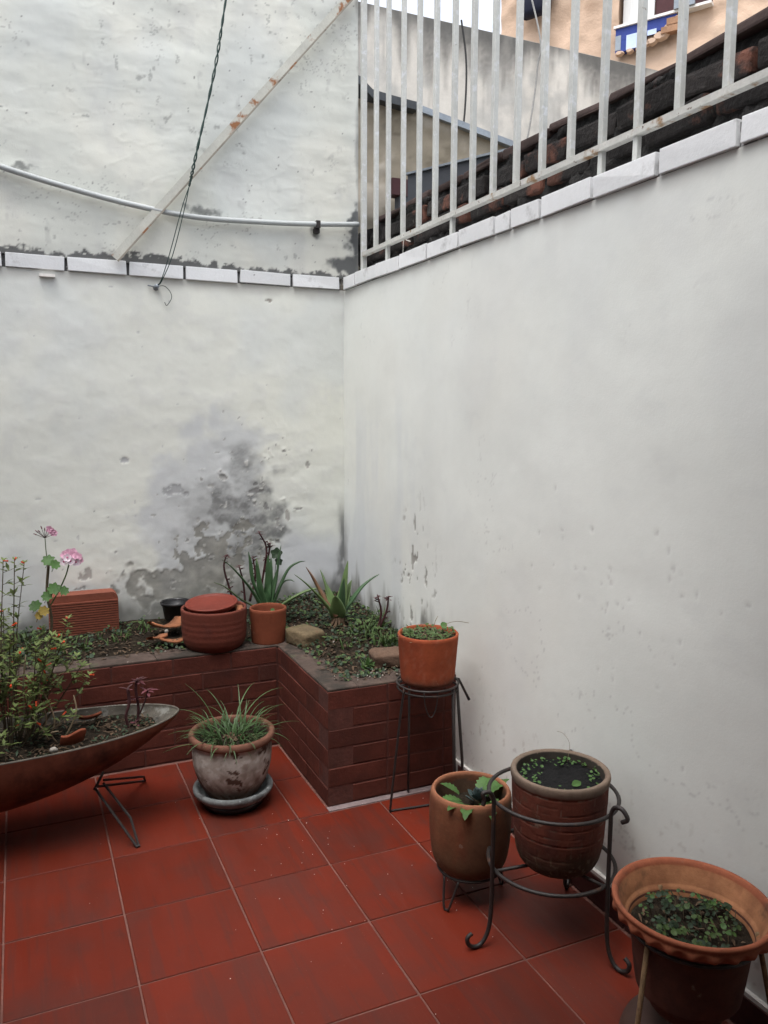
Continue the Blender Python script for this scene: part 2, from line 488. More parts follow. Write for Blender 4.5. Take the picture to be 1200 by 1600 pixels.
# ------------------------------------------------------------------ back wall (lower part, painted, peeling)
back = thing('patio_wall', 'lower back patio wall of cream plaster, grey and peeling low down, with a brick coping', 'wall', (0, WY, 0))
step = .0062
xs = np.arange(-.05, WX + .02, step); zs = np.arange(.38, 2.125, step)
X, Z = np.meshgrid(xs, zs)
n_low = fbm(X * 3, Z * 4, 1, 3); n_mid = fbm(X * 14, Z * 16, 2, 4); n_hi = fbm(X * 55, Z * 60, 3, 3)
d = (n_low - .5) * .007 + (n_mid - .5) * .0026
base = np.ones(X.shape + (3,)) * np.array([.705, .725, .672])
base = lerp(base, (.72, .735, .67), sstep(.45, .65, fbm(X * 2.2, Z * 2, 5, 3)) * .6)
base = lerp(base, (.60, .64, .65), sstep(.5, .68, fbm(X * 2.4, Z * 1.6, 8, 4)) * .4)
base = lerp(base, (.60, .61, .60), sstep(.55, .72, n_mid) * .25)


def blob(cx, cz, rx, rz, amt=.9, sc=7, seed=20, e0=1.05, e1=.75):
    q = np.sqrt(((X - cx) / rx) ** 2 + ((Z - cz) / rz) ** 2) + (fbm(X * sc, Z * sc, seed, 4) - .5) * 2 * amt
    return 1 - sstep(e1, e0, q)


# blue-grey old paint where the top coat is gone
m1 = np.maximum(blob(.98, 1.02, .30, .34, .7, 7, 21, 1.2, .7), blob(1.06, 1.30, .17, .22, .8, 8, 22, 1.25, .6))
m1 = np.maximum(m1, blob(.80, .92, .17, .26, .7, 8, 23, 1.2, .7))
base = lerp(base, (.52, .545, .575), m1 * .7); d -= m1 * .0008
m1b = np.maximum(blob(.35, .60, .45, .12, .8, 5, 24, 1.2, .5), blob(.1, .72, .2, .16, .8, 6, 25, 1.2, .5)) * .6
base = lerp(base, (.52, .545, .57), m1b * .6)
m1c = blob(1.45, .66, .22, .22, .8, 6, 26, 1.3, .4)
base = lerp(base, (.54, .56, .60), m1c * .75)
# grey grimy plaster
m2 = blob(1.13, .98, .17, .25, 1.1, 9, 27, 1.2, .55)
m2 = np.maximum(m2, blob(1.14, 1.20, .075, .16, .9, 10, 40, 1.3, .4) * .7)
m2 = np.maximum(m2, blob(1.06, .74, .25, .20, 1.0, 8, 48, 1.3, .4) * .75)
m2 = np.maximum(m2, blob(.92, .98, .16, .14, 1.1, 9, 49, 1.3, .4) * .5)
speck = sstep(.30, .74, fbm(X * 15, Z * 20, 28, 6, .7))
base = lerp(base, (.20, .205, .205), np.clip(m2 * (.50 + .55 * speck), 0, 1))
# bare brown render, low left of the stain
m3 = blob(.84, .65, .26, .12, 1.25, 11, 29, 1.10, .86)
m3 = np.maximum(m3, blob(.95, .73, .13, .08, 1.2, 14, 30, 1.10, .86))
m3 = np.maximum(m3, blob(.83, .78, .03, .04, .8, 22, 47, 1.03, .93))
m3 = np.maximum(m3, blob(1.02, .78, .17, .16, 1.9, 19, 147, .60, .52))
tex3 = fbm(X * 22, Z * 26, 31, 4)
base = lerp(base, np.array([.225, .22, .195]) * (.30 + 1.4 * fbm(X * 16, Z * 20, 39, 5, .7)[..., None]), m3 * .80); d -= m3 * .0016; lipm = np.clip(4 * m3 * (1 - m3), 0, 1); d += lipm * .0016; base = lerp(base, (.62, .62, .59), lipm * .35)
m3b = blob(1.02, .60, .26, .16, .9, 7, 32, 1.2, .6)
base = lerp(base, np.array([.42, .42, .40]) * (.45 + 1.0 * tex3[..., None]), m3b * (1 - m3) * .75)
# damp foot of wall
m4 = 1 - sstep(.53, .66, Z + (fbm(X * 9, Z * 3, 33, 4) - .5) * .24)
base = lerp(base, np.array([.20, .205, .19]) * (.6 + .8 * tex3[..., None]), m4 * .9)
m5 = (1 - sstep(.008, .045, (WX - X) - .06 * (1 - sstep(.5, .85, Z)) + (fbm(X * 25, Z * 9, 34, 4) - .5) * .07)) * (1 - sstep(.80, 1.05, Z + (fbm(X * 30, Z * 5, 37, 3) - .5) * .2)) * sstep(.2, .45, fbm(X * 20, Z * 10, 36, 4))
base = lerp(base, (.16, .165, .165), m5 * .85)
# small flakes lost from the paint, with a curled lip
fl_n = fbm(X * 26, Z * 30, 41, 3)
zone = np.clip(blob(1.22, 1.08, .34, .40, .5, 6, 42, 1.3, .5) + .55 * blob(.75, .75, .5, .3, .6, 6, 43, 1.4, .4), 0, 1)
thr = .85 - .105 * zone
fm = sstep(thr, thr + .012, fl_n) * (zone > .05)
lip = (sstep(thr - .045, thr - .004, fl_n) - sstep(thr - .004, thr + .008, fl_n)) * (zone > .05)
base = lerp(base, np.array([.33, .33, .32]) * (.6 + .8 * n_hi[..., None]), fm * .85)
base = lerp(base, (.78, .77, .73), np.clip(lip, 0, 1) * zone * .5)
d += -fm * .0016 + np.clip(lip, 0, 1) * zone * .003
d += zone * (fbm(X * 20, Z * 24, 44, 3) - .5) * .004
# scattered nicks
nick = sstep(.91, .94, fbm(X * 38, Z * 30, 45, 2)); base = lerp(base, (.40, .41, .42), nick * .6); d -= nick * .001
# darker ragged band just under the coping
m6 = sstep(2.055, 2.115, Z + (fbm(X * 8, Z * 6, 46, 4) - .5) * .07)
base = lerp(base, (.42, .41, .38), m6 * .55)
# small known marks
for (cx, cz, rx, rz, c) in ((.36, .735, .022, .026, (.36, .35, .33)), (.79, 1.115, .05, .022, (.35, .36, .37)), (1.245, 1.015, .012, .025, (.2, .2, .2)), (1.20, 1.10, .03, .010, (.2, .2, .2)),
                            (.56, 1.27, .018, .016, (.42, .43, .44)), (1.19, 1.13, .016, .012, (.16, .16, .16)), (1.27, 2.05, .02, .012, (.3, .28, .25)), (1.38, 1.30, .012, .014, (.4, .39, .37)), (1.47, 1.23, .012, .014, (.36, .35, .33)), (1.36, .96, .010, .03, (.35, .34, .32))):
    k = blob(cx, cz, rx, rz, 1.3, 42, int(cx * 991 + cz * 77), 1.0, .85); base = lerp(base, c, k * .9); d -= k * .002
P = np.stack([X, WY - d, Z], -1)
link('plaster_face', grid_mesh(P, base), MT['plaster'], back, True)
MB().box((-1.8, WY + .004, 0), (-.05, WY + .2, 2.12)).box((-.05, WY + .012, 0), (WX, WY + .2, 2.12)).build('wall_core', MT['plain_white'], back)
# coping bricks
edges = [.083, .339, .603, .863, 1.123, 1.393, 1.655]
e0 = .083
while e0 > -1.7: e0 -= .26; edges.insert(0, e0)
for k, (a, b) in enumerate(zip(edges[:-1], edges[1:])):
    gp = .006 + .002 * (k % 2)
    if k == len(edges) - 2: b = 1.653
    me = block_mesh(b - a - 2 * gp, .115, .060, MT['coping'], .0022, .0020, k % 4, 2)
    inst('brick', me, back, ((a + b) / 2, WY - .013 + .0575 + RNG.uniform(-.002, .002), 2.153 + RNG.uniform(-.002, .002)), (0, RNG.uniform(-.006, .006), RNG.uniform(-.006, .006)))
MB().box((-1.7, WY + .004, 2.1215), (1.66, WY + .095, 2.178)).build('mortar', MT['mortar'], back)
MB().box((.225, WY - .020, 2.090), (.29, WY + .004, 2.102)).build('plaster_chip', MT['chip'], back)

# ------------------------------------------------------------------ upper back wall (neighbour's gable)
up = thing('upper_wall', 'lumpy dirty cream upper wall standing above the back coping, black with mould along its foot', 'wall', (0, WY, 2.18))
xs = np.arange(-.05, 1.7575, step); zs = np.arange(2.178, 3.72, step)
X, Z = np.meshgrid(xs, zs)
rot = X * .95 - Z * .3
n1 = fbm(X * 2.5, Z * 5, 50, 3); n2 = fbm(X * 8, Z * 17, 51, 4); n3 = fbm(X * 40, Z * 50, 52, 3)
d = (n1 - .5) * .013 + (n2 - .5) * .0032 + (n3 - .5) * .0006
ridge = np.abs(fbm(X * 5 + Z * 2, Z * 13 - X * 3, 53, 3) - .5); d += (1 - sstep(0, .03, ridge)) * .0007 * sstep(.45, .6, fbm(X * 3, Z * 3, 153, 2))
base = np.ones(X.shape + (3,)) * np.array([.615, .635, .585])
base = lerp(base, (.69, .69, .62), sstep(.45, .65, fbm(X * 3, Z * 3, 54, 3)) * .6)
base = lerp(base, (.54, .575, .57), sstep(.5, .72, fbm(X * 2.5, Z * 1.6, 55, 4)) * .5)
base = lerp(base, (.48, .49, .48), sstep(.58, .8, fbm(X * 9, Z * 5, 56, 5)) * .35)
base = lerp(base, (.30, .305, .30), sstep(.70, .82, fbm(X * 22, Z * 16, 57, 4)) * .3 * sstep(.4, .6, fbm(X * 3, Z * 3, 58, 2)))
dots = sstep(.80, .84, fbm(X * 60, Z * 75, 59, 4, .6)); base = lerp(base, (.12, .12, .12), dots * .8)
dots = sstep(.66, .76, fbm(X * 34, Z * 30, 60, 5, .7)) * sstep(.52, .66, fbm(X * 5, Z * 4, 61, 2)); base = lerp(base, (.20, .205, .20), dots * .55)
crk = np.abs(fbm(X * 9, Z * 16, 68, 5, .6) - .5); base = lerp(base, (.30, .30, .29), (1 - sstep(.003, .010, crk)) * sstep(.56, .66, fbm(X * 4, Z * 5, 69, 3)) * .6)
foot = 1 - sstep(2.196, 2.210, Z + (fbm(X * 26, Z * 20, 62, 6, .65) - .5) * .10)
foot = np.maximum(foot, blob(.68, 2.19, .20, .042, .9, 16, 63, 1.03, .9))
foot = foot * sstep(.30, .42, fbm(X * 60, Z * 60, 163, 3) + .22 * (Z < 2.20))
base = lerp(base, (.040, .041, .043), foot * .93)
foot2 = (1 - sstep(2.20, 2.33, Z + (fbm(X * 7, Z * 5, 64, 4) - .5) * .16)) * .16
base = lerp(base, (.33, .34, .34), foot2)
end = np.maximum(blob(1.74, 2.24, .12, .12, 1.2, 16, 65, 1.2, .5), blob(1.76, 2.36, .05, .14, 1.2, 16, 66, 1.1, .7))
base = lerp(base, (.075, .08, .085), end * .93)
end2 = 1 - sstep(.0, .022, (1.757 - X) + (fbm(X * 20, Z * 9, 67, 4) - .5) * .045); base = lerp(base, (.22, .22, .21), end2 * .7)
for (cx, cz, rx, rz) in ((.185, 2.545, .055, .022), (.95, 2.445, .085, .026), (1.52, 2.40, .03, .03)):
    k = blob(cx, cz, rx, rz, 1.1, 30, int(cx * 731), 1.2, .45); base = lerp(base, (.10, .105, .105), k * .75)
P = np.stack([X, WY - d - .006, Z], -1)
link('plaster_face', grid_mesh(P, base), MT['plaster'], up, True)
MB().box((-1.8, WY + .012, 2.184), (1.7565, WY + .22, 4.3)).box((-1.8, WY, 2.1845), (-.05, WY + .011, 4.3)).box((-.05, WY, 3.72), (1.7565, WY + .011, 4.3)).build('wall_core', MT['plain_white'], up)

# ------------------------------------------------------------------ right wall
right = thing('patio_wall', 'long smooth white right patio wall under the sloping line of coping bricks and grille', 'wall', (WX, 0, 0))
st2 = .0075
ys = np.arange(-2.35, WY + .012, st2); zs = np.arange(-.002, 2.125, st2)
Y, Z = np.meshgrid(ys, zs)
X = Y
n_low = fbm(Y * 2.2, Z * 2.4, 70, 3); n_mid = fbm(Y * 10, Z * 12, 71, 4); n_hi = fbm(Y * 45, Z * 45, 72, 3)
d = (n_low - .5) * .007 + (n_mid - .5) * .0012
base = np.ones(Y.shape + (3,)) * np.array([.745, .775, .742])
base = lerp(base, (.735, .745, .70), sstep(.5, .7, fbm(Y * 1.5, Z * 1.5, 73, 3)) * .5)
base = lerp(base, (.65, .675, .675), sstep(.5, .75, fbm(Y * 3, Z * 2.4, 74, 4)) * .25)
# bluish streaks running down near the corner
stk = sstep(.44, .72, fbm(Y * 7, Z * 1.6, 75, 5)) * sstep(-.05, .25, Y + (fbm(Y * 6, Z * 4, 76, 2) - .5) * .3) * (1 - sstep(1.25, 1.75, Z))
base = lerp(base, (.55, .585, .625), stk * .38)
stk2 = sstep(.1, .5, Y) * (1 - sstep(.75, 1.25, Z + (fbm(Y * 5, Z * 3, 77, 3) - .5) * .4))
base = lerp(base, (.56, .585, .63), stk2 * .45)
# damp foot above the planter
dm = (1 - sstep(.50, .66, Z + (fbm(Y * 16, Z * 4, 78, 4) - .5) * .34)) * sstep(-.30, -.05, Y)
base = lerp(base, np.array([.20, .20, .185]) * (.5 + fbm(Y * 30, Z * 30, 79, 3)[..., None]), dm * .9)
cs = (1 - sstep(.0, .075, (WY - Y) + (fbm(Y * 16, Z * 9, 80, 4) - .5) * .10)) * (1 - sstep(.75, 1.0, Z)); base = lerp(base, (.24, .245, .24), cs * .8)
# paint chips low near the corner
zone = blob(.1, .78, .18, .3, .5, 6, 81, 1.3, .5)
fn_ = fbm(Y * 40, Z * 22, 82, 3); fm = sstep(.70, .72, fn_) * zone; base = lerp(base, (.27, .26, .24), fm * .85); d -= fm * .0025
# pits
rp = np.random.default_rng(5)
pits = [(rp.normal(-1.08, .30), rp.normal(1.02, .10), rp.uniform(.0055, .010)) for _ in range(34)]
pits += [(rp.uniform(-2.2, -.2), rp.uniform(.25, 1.1), rp.uniform(.0045, .008)) for _ in range(22)]
wrp = (fbm(Y * 60, Z * 60, 87, 2) - .5) * .008
for (cy, cz, r) in pits:
    q = np.hypot((Y - cy + wrp), (Z - cz - wrp) * rp.uniform(.6, 1.2)) / r
    k = np.clip(1 - q, 0, 1); d -= sstep(0, .5, k) * .0011; base = lerp(base, (.48, .49, .48), sstep(.1, .6, k) * .5)
scr = sstep(.66, .72, fbm(Y * 26, Z * 40, 83, 3)) * sstep(.45, .62, fbm(Y * 3, Z * 3, 84, 2)) * (1 - sstep(.9, 1.3, Z))
roll = fbm(Y * 5.5, Z * .7, 183, 3); base = base * (1 + (roll[..., None] - .5) * .05)
hair = np.abs(fbm(Y * 1.8 + 3, Z * 2.6, 184, 6, .6) - .5); hm_ = (1 - sstep(.0010, .0032, hair)) * sstep(.52, .62, fbm(Y * 1.3, Z * 1.3, 185, 2)); base = lerp(base, (.45, .46, .45), hm_ * .45)
spl = sstep(.70, .76, fbm(Y * 48, Z * 40, 186, 3)) * (1 - sstep(.15, .55, Z)); base = lerp(base, (.36, .33, .29), spl * .5)
scuff = sstep(.62, .75, fbm(Y * 6, Z * 9, 187, 5, .65)); base = lerp(base, (.60, .625, .62), scuff * .15)
top_band = sstep(2.06, 2.12, Z + (fbm(Y * 7, Z * 5, 85, 4) - .5) * .07); base = lerp(base, (.46, .45, .42), top_band * .45)  # darker band along the top of the wall, under the coping
low = 1 - sstep(.12, .28, Z + (fbm(Y * 5, Z * 5, 86, 4) - .5) * .16); base = lerp(base, (.50, .49, .46), low * .35)
P = np.stack([np.full(Y.shape, WX) - d, Y, Z], -1)
link('plaster_face', grid_mesh(P[:, ::-1], base[:, ::-1]), MT['plaster'], right, True)
MB().box((WX + .012, -4.2, 0), (WX + .14, WY + .19, 2.12)).box((WX, -4.2, 0), (WX + .011, -2.352, 2.12)).build('wall_core', MT['plain_white'], right)
redges = [.918, .766, .506, .256, -.006, -.265, -.523, -.624, -.794, -1.054, -1.316, -1.578]
while redges[-1] > -4.1: redges.append(redges[-1] - .26)
for k, (a, b) in enumerate(zip(redges[:-1], redges[1:])):
    gp = .004 if k in (0, 1, 2, 3, 6) else .007
    me = block_mesh(.115, a - b - 2 * gp, .061, MT['coping'], .0022, .0020, k % 4, 2)
    inst('brick', me, right, (WX - .012 + .0575 + RNG.uniform(-.002, .002), (a + b) / 2, 2.1535 + RNG.uniform(-.002, .002)), (RNG.uniform(-.006, .006), 0, RNG.uniform(-.006, .006)))
MB().box((WX + .003, -4.15, 2.1215), (WX + .1, .918, 2.178)).build('mortar', MT['mortar'], right)
# skirting tiles along the foot of the right wall
yb = -.335
while yb > -4.1:
    me = block_mesh(.011, .325, .088, MT['skirt'], .002, .0006, int(yb * 7) % 3)
    inst('skirting_tile', me, right, (WX - .0105, yb - .165, .045))
    yb -= .33
MB().box((WX - .012, -4.1, .0895), (WX + .004, -.30, .1005)).build('skirting_grout', MT['chip'], right)

# ------------------------------------------------------------------ white steel grille on the right wall
GX = 1.743
gr = thing('steel_grille', 'pale grey painted steel bar grille standing on the right wall coping', 'grille', (GX, -1.5, 2.18))
bars = [.839, .685, .545, .384, .227, .074, -.081, -.229, -.381, -.534, -.688, -.843, -.995, -1.147, -1.302, -1.462]
while bars[-1] > -4.05: bars.append(bars[-1] - .154)
bar_me = block_mesh(.021, .021, 1.60, MT['grille'], .002, .001, 0)
for k, y in enumerate(bars):
    if k == 0:
        inst('end_post', block_mesh(.026, .026, 1.72, MT['grille'], .002, .001, 0), gr, (GX, y, 2.186 + .86)); continue
    inst('bar', bar_me, gr, (GX, y, 2.299 + .80), (RNG.uniform(-.003, .003), RNG.uniform(-.002, .002), RNG.uniform(-.12, .12)))
MB().box((GX - .016, -4.1, 2.279), (GX + .010, .825, 2.298)).box((GX - .013, -4.1, 3.90), (GX + .013, .86, 3.93)).build('rail', MT['rail'], gr)
foot_me = block_mesh(.019, .019, .098, MT['grille'], .002, .001, 1)
for y in (.545, -.081, -.995, -1.147, -2.07, -3.0): inst('foot', foot_me, gr, (GX, y, 2.231))

# ------------------------------------------------------------------ sooty brick parapet behind the grille
pw = thing('brick_parapet', 'sooty black and red brick parapet wall directly behind the steel bars', 'wall', (1.9, -1.5, 0))
MB().box((1.866, -4.1, 0), (1.98, .93, 2.462)).build('wall_core', MT['mold'], pw)
ys = np.arange(-2.6, 1.14, .011); zs = np.arange(2.10, 2.466, .010)
Yg, Zg = np.meshgrid(ys, zs)
dd = (fbm(Yg * 9, Zg * 11, 90, 5, .6) - .5) * .085 + (fbm(Yg * 34, Zg * 34, 92, 3) - .5) * .016 - sstep(2.25, 2.33, Zg + (fbm(Yg * 6, Zg * 0, 91, 3) - .5) * .08) * .020
Pm = np.stack([1.827 - dd, Yg, Zg], -1)
link('mortar_bed', grid_mesh(Pm[:, ::-1]), MT['mold'], pw, True)
MB().box((1.79, .90, 2.10), (1.98, 1.14, 2.21)).build('mortar_end', MT['mold'], pw)
z = 2.275; row = 0
while z < 2.43:
    y = .92 - (row % 2) * .13
    while y > -4.0:
        L_ = .235 + RNG.uniform(-.012, .012)
        me = block_mesh(.10, .236, .066, MT['moldbrick'], .010, .009, int(RNG.integers(0, 7)), 2)
        inst('brick', me, pw, (1.85 + .05 - .034 + RNG.uniform(-.012, .012), y - .12, z + .036 + RNG.uniform(-.003, .003)), (RNG.uniform(-.02, .02), RNG.uniform(-.03, .03), RNG.uniform(-.02, .02)))
        y -= .252
    z += .078; row += 1
y = .92
k = 0
while y > -4.0:
    me = block_mesh(.135, .30, .026, MT['cap'], .008, .007, k % 6, 2)
    inst('cap_tile', me, pw, (1.90, y - .15, 2.474 + RNG.uniform(-.005, .005)), (RNG.uniform(-.025, .025), 0, RNG.uniform(-.02, .02)))
    y -= .304; k += 1
# broken mortar lumps on the upstand
lm = MB()
wire_end = MB().tube(spline([(1.80, .50, 2.24), (1.79, .47, 2.30), (1.785, .43, 2.29), (1.78, .38, 2.275)], 6), .0022, 5)
wire_end.build('wire_offcut', MT['chip'], pw)

# ------------------------------------------------------------------ things beyond the parapet
a25 = rad(-25)
dv = Vector((-math.sin(a25), -math.cos(a25), 0)); nv = Vector((dv.y, -dv.x, 0))
p0 = Vector((2.1, 1.071, 0)); L_ = 1.7
q = [p0, p0 + dv * L_, p0 + dv * L_ - nv * .06, p0 - nv * .06]
gp_ = thing('grey_panel', 'dark grey painted panel end rising behind the sooty parapet near the upper wall', 'panel', (2.1, 1.07, 0))
mb = MB(); zb, zt = -.06, 2.776
mb.add([(v.x, v.y, zb) for v in q] + [(v.x, v.y, zt) for v in q], [(0, 1, 2, 3)[::-1], (4, 5, 6, 7), (0, 1, 5, 4), (1, 2, 6, 5), (2, 3, 7, 6), (3, 0, 4, 7)])
mb.build('panel', MT['greypanel'], gp_)
mb = MB(); q2 = [p0 - dv * .01 + nv * .012, p0 + dv * L_ + nv * .012, p0 + dv * L_ - nv * .072, p0 - dv * .01 - nv * .072]
mb.add([(v.x, v.y, zt + .001) for v in q2] + [(v.x, v.y, zt + .012) for v in q2], [(3, 2, 1, 0), (4, 5, 6, 7), (0, 1, 5, 4), (1, 2, 6, 5), (2, 3, 7, 6), (3, 0, 4, 7)])
mb.build('top_strip', MT['metal'], gp_)
mp = thing('maroon_post', 'short maroon painted post beside the dark grey panel behind the bars', 'post', (2.2, 1.4, 0))
MB().box((2.205, 1.40, -.06), (2.26, 1.46, 2.755)).build('post', MT['greypanel'], mp)
MB().box((2.155, 1.385, 2.757), (2.262, 1.47, 2.85)).build('head', MT['maroon'], mp)

beige = thing('beige_wall', 'low beige rendered wall with a sloping metal flashing, seen through the left bars', 'wall', (3.5, 2.5, 0))
xs = np.arange(.6, 6.3, .03); t_ = np.linspace(0, 1, 90)
XX, TT = np.meshgrid(xs, t_)
top = np.where(XX < 2.84, 3.69, 3.69 - (XX - 2.84) * .178)
ZZ = 1.8 + (top - 1.8) * TT
nz = fbm(XX * 5, ZZ * 6, 101, 4)
bc = np.ones(XX.shape + (3,)) * np.array([.245, .215, .165]); bc = lerp(bc, (.33, .30, .25), sstep(.45, .65, nz))
bc = lerp(bc, (.10, .085, .06), sstep(.6, .75, fbm(XX * 6, ZZ * 14, 102, 4)) * .6)
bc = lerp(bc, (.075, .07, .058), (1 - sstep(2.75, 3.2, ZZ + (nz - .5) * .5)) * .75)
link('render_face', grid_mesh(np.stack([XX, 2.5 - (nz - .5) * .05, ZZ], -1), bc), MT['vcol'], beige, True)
MB().add([(.6, 2.53, -.06), (6.27, 2.53, -.06), (6.27, 2.53, 3.05), (2.84, 2.53, 3.67), (.6, 2.53, 3.67), (.6, 2.7, -.06), (6.27, 2.7, -.06), (6.27, 2.7, 3.05), (2.84, 2.7, 3.67), (.6, 2.7, 3.67)],
         [(0, 1, 2, 3, 4), (9, 8, 7, 6, 5), (0, 5, 6, 1), (1, 6, 7, 2), (2, 7, 8, 3), (3, 8, 9, 4), (4, 9, 5, 0)]).build('wall_core', MT['render_core'], beige)
MB().add([(2.75, 2.455, 3.682), (6.27, 2.455, 3.068), (6.27, 2.455, 3.112), (2.75, 2.455, 3.727), (2.75, 2.72, 3.682), (6.27, 2.72, 3.068), (6.27, 2.72, 3.112), (2.75, 2.72, 3.727)],
         [(0, 1, 2, 3), (7, 6, 5, 4), (3, 2, 6, 7), (4, 5, 1, 0), (0, 3, 7, 4), (1, 5, 6, 2)]).build('flashing', MT['metal'], beige)
rs = thing('roof_sheet', 'dark curved roofing sheet lying over the top of the beige wall beside the end bar', 'roof sheet', (2.4, 2.45, 3.68))
pr = [(1.6, 3.95), (2.1, 3.86), (2.38, 3.80), (2.47, 3.73), (2.6, 3.716), (2.78, 3.702), (2.83, 3.70)]
vs = []; fs = []
for (x, zz) in pr: vs += [(x, 2.40, zz), (x, 2.95, zz + .02), (x, 2.95, zz - .035), (x, 2.40, zz - .055)]
for i in range(len(pr) - 1):
    for k in range(4): fs.append((i * 4 + k, i * 4 + (k + 1) % 4, i * 4 + 4 + (k + 1) % 4, i * 4 + 4 + k))
fs += [(3, 2, 1, 0), tuple(len(vs) - 4 + k for k in range(4))]
MB().add(vs, fs).build('sheet', MT['darksheet'], rs)

stain = thing('stained_wall', 'tall pale grey rendered wall with a black weathered top edge beyond the bars', 'wall', (4.5, 4.5, 0))
xs = np.arange(0, 8.6, .025); zs = np.arange(2.2, 5.365, .025)
XX, ZZ = np.meshgrid(xs, zs)
nz = fbm(XX * 4, ZZ * 4, 110, 4)
bc = np.ones(XX.shape + (3,)) * np.array([.56, .535, .485]); bc = lerp(bc, (.43, .42, .39), sstep(.45, .7, nz))
drip = fbm(XX * 3.2, ZZ * .5, 111, 4); fine = fbm(XX * 16, ZZ * 2.0, 112, 4); grain = fbm(XX * 35, ZZ * 35, 113, 2)
dk = sstep(4.68, 5.26, ZZ + (drip - .5) * 1.5 + (fine - .5) * .45)
bc = lerp(bc, (.145, .14, .13), dk * (.62 + .38 * grain))
tp = sstep(5.12, 5.33, ZZ + (drip - .5) * .3); bc = lerp(bc, (.095, .095, .09), tp * .75)
bc = lerp(bc, (.25, .24, .22), sstep(.6, .74, fine) * sstep(4.0, 4.9, ZZ) * .4)
link('render_face', grid_mesh(np.stack([XX, 4.5 - (fbm(XX * 2, ZZ * 2, 114, 3) - .5) * .02, ZZ], -1), bc), MT['vcol'], stain, True)
MB().box((0, 4.515, -.06), (8.6, 4.7, 5.36)).build('wall_core', MT['render_core'], stain)
for n_, pts, mt, lab in (('cable', [(4.318, 4.44, 5.37), (4.37, 4.44, 5.1), (4.387, 4.44, 4.851), (4.374, 4.44, 4.5), (4.33, 4.43, 4.2)], 'darkwire', 'thin dark cable hanging down the stained wall behind the middle bars'),
                         ('cable', [(5.20, 4.70, 6.2), (5.261, 4.44, 5.38), (5.24, 4.44, 5.1), (5.21, 4.43, 4.85), (5.13, 4.4, 4.45), (5.05, 4.4, 4.1)], 'greywire', 'thin pale cable dangling over the stained wall toward the sooty parapet')):
    t = MB().tube(spline(pts, 6), .010, 6).build(n_, MT[mt]); props(t, lab, 'cable', 'cables hanging on the stained wall')

# peach building
pb = thing('peach_building', 'peach plastered neighbouring house with a window, seen above the stained wall', 'building', (6.367, 7.0, 0))
FO = Vector((6.367, 7.0, 0)); FU = Vector((.50453, -.86340, 0)); FN = Vector((-.86340, -.50453, 0))


def fpt(u, z, d=0.): return FO + FU * u + FN * d + Vector((0, 0, z))


def fbox(mb, u0, u1, z0, z1, d0, d1):
    ps = [fpt(u, z, d) for u, z, d in ((u0, z0, d0), (u1, z0, d0), (u1, z0, d1), (u0, z0, d1), (u0, z1, d0), (u1, z1, d0), (u1, z1, d1), (u0, z1, d1))]
    return mb.add(ps, [(0, 1, 2, 3), (7, 6, 5, 4), (4, 5, 1, 0), (5, 6, 2, 1), (6, 7, 3, 2), (7, 4, 0, 3)])


us = np.arange(0, 6.01, .045); zs = np.arange(4.4, 9.0, .045)
UU, ZZ = np.meshgrid(us, zs)
nz = fbm(UU * 2, ZZ * 2, 120, 4)
bc = np.ones(UU.shape + (3,)) * np.array([.52, .375, .275]); bc = lerp(bc, (.58, .44, .33), sstep(.45, .65, nz) * .7)
bc = lerp(bc, (.43, .29, .20), sstep(.58, .78, fbm(UU * 4, ZZ * 3, 121, 4)) * .6)
bump_ = (nz - .5) * .12 + (fbm(UU * 7, ZZ * 7, 122, 3) - .5) * .05
Pf = np.zeros(UU.shape + (3,))
for k in range(3): Pf[..., k] = FO[k] + FU[k] * UU + FN[k] * bump_
Pf[..., 2] = ZZ
me = grid_mesh(Pf, bc)
# cut the window opening
bm = bmesh.new(); bm.from_mesh(me)
kill = []
for f in bm.faces:
    c = f.calc_center_median(); u = (Vector((c.x, c.y, 0)) - FO).dot(FU)
    if 1.665 < u < 2.78 and 6.265 < c.z < 7.6: kill.append(f)
bmesh.ops.delete(bm, geom=kill, context='FACES'); bm.to_mesh(me); bm.free()
link('wall', me, MT['peach'], pb, True)
mb = MB(); fbox(mb, 0.02, 6, -.06, 9.0, -4.2, -.45); fbox(mb, 0.02, 1.60, -.06, 9.0, -.44, -.08); fbox(mb, 2.82, 6, -.06, 9.0, -.44, -.08); fbox(mb, 1.601, 2.819, -.06, 6.2, -.44, -.08); fbox(mb, 1.601, 2.819, 7.63, 9.0, -.44, -.08)
link('wall_core', mb.mesh(), MT['wood'] if False else M('peach_core', (.52, .375, .275), .9, .1, 2, .3, 14), pb)
wf = fbox(MB(), 1.64, 2.80, 6.245, 6.275, -.1, .10).build('window', MT['chip'], pb)
fbox(MB(), 1.66, 2.05, 6.277, 7.6, -.20, -.17).build('curtain', MT['curtain'], wf)
fbox(fbox(MB(), 2.06, 2.42, 6.277, 7.6, -.24, -.20), 2.44, 2.78, 6.277, 7.6, -.24, -.20).build('shutter', MT['maroon'], wf)
fbox(MB(), 2.422, 2.438, 6.277, 7.6, -.245, -.19).build('mullion', MT['greywire'], wf)
mb = MB(); fbox(mb, 1.66, 2.40, 6.10, 6.243, -.05, .072); fbox(mb, 1.66, 2.02, 5.965, 6.10, -.05, .07); mb.build('blue_band', MT['blue'], pb)
fbox(MB(), 1.80, 1.965, 5.97, 6.14, .071, .078).build('pale_blue_patch', MT['paleblue'], pb); fbox(MB(), 2.06, 2.17, 6.07, 6.13, .073, .08).build('pale_blue_patch', MT['paleblue'], pb)
mb = MB(); fbox(mb, 1.66, 1.73, 5.99, 6.16, .071, .076); mb.build('grey_patch', MT['metal'], pb)
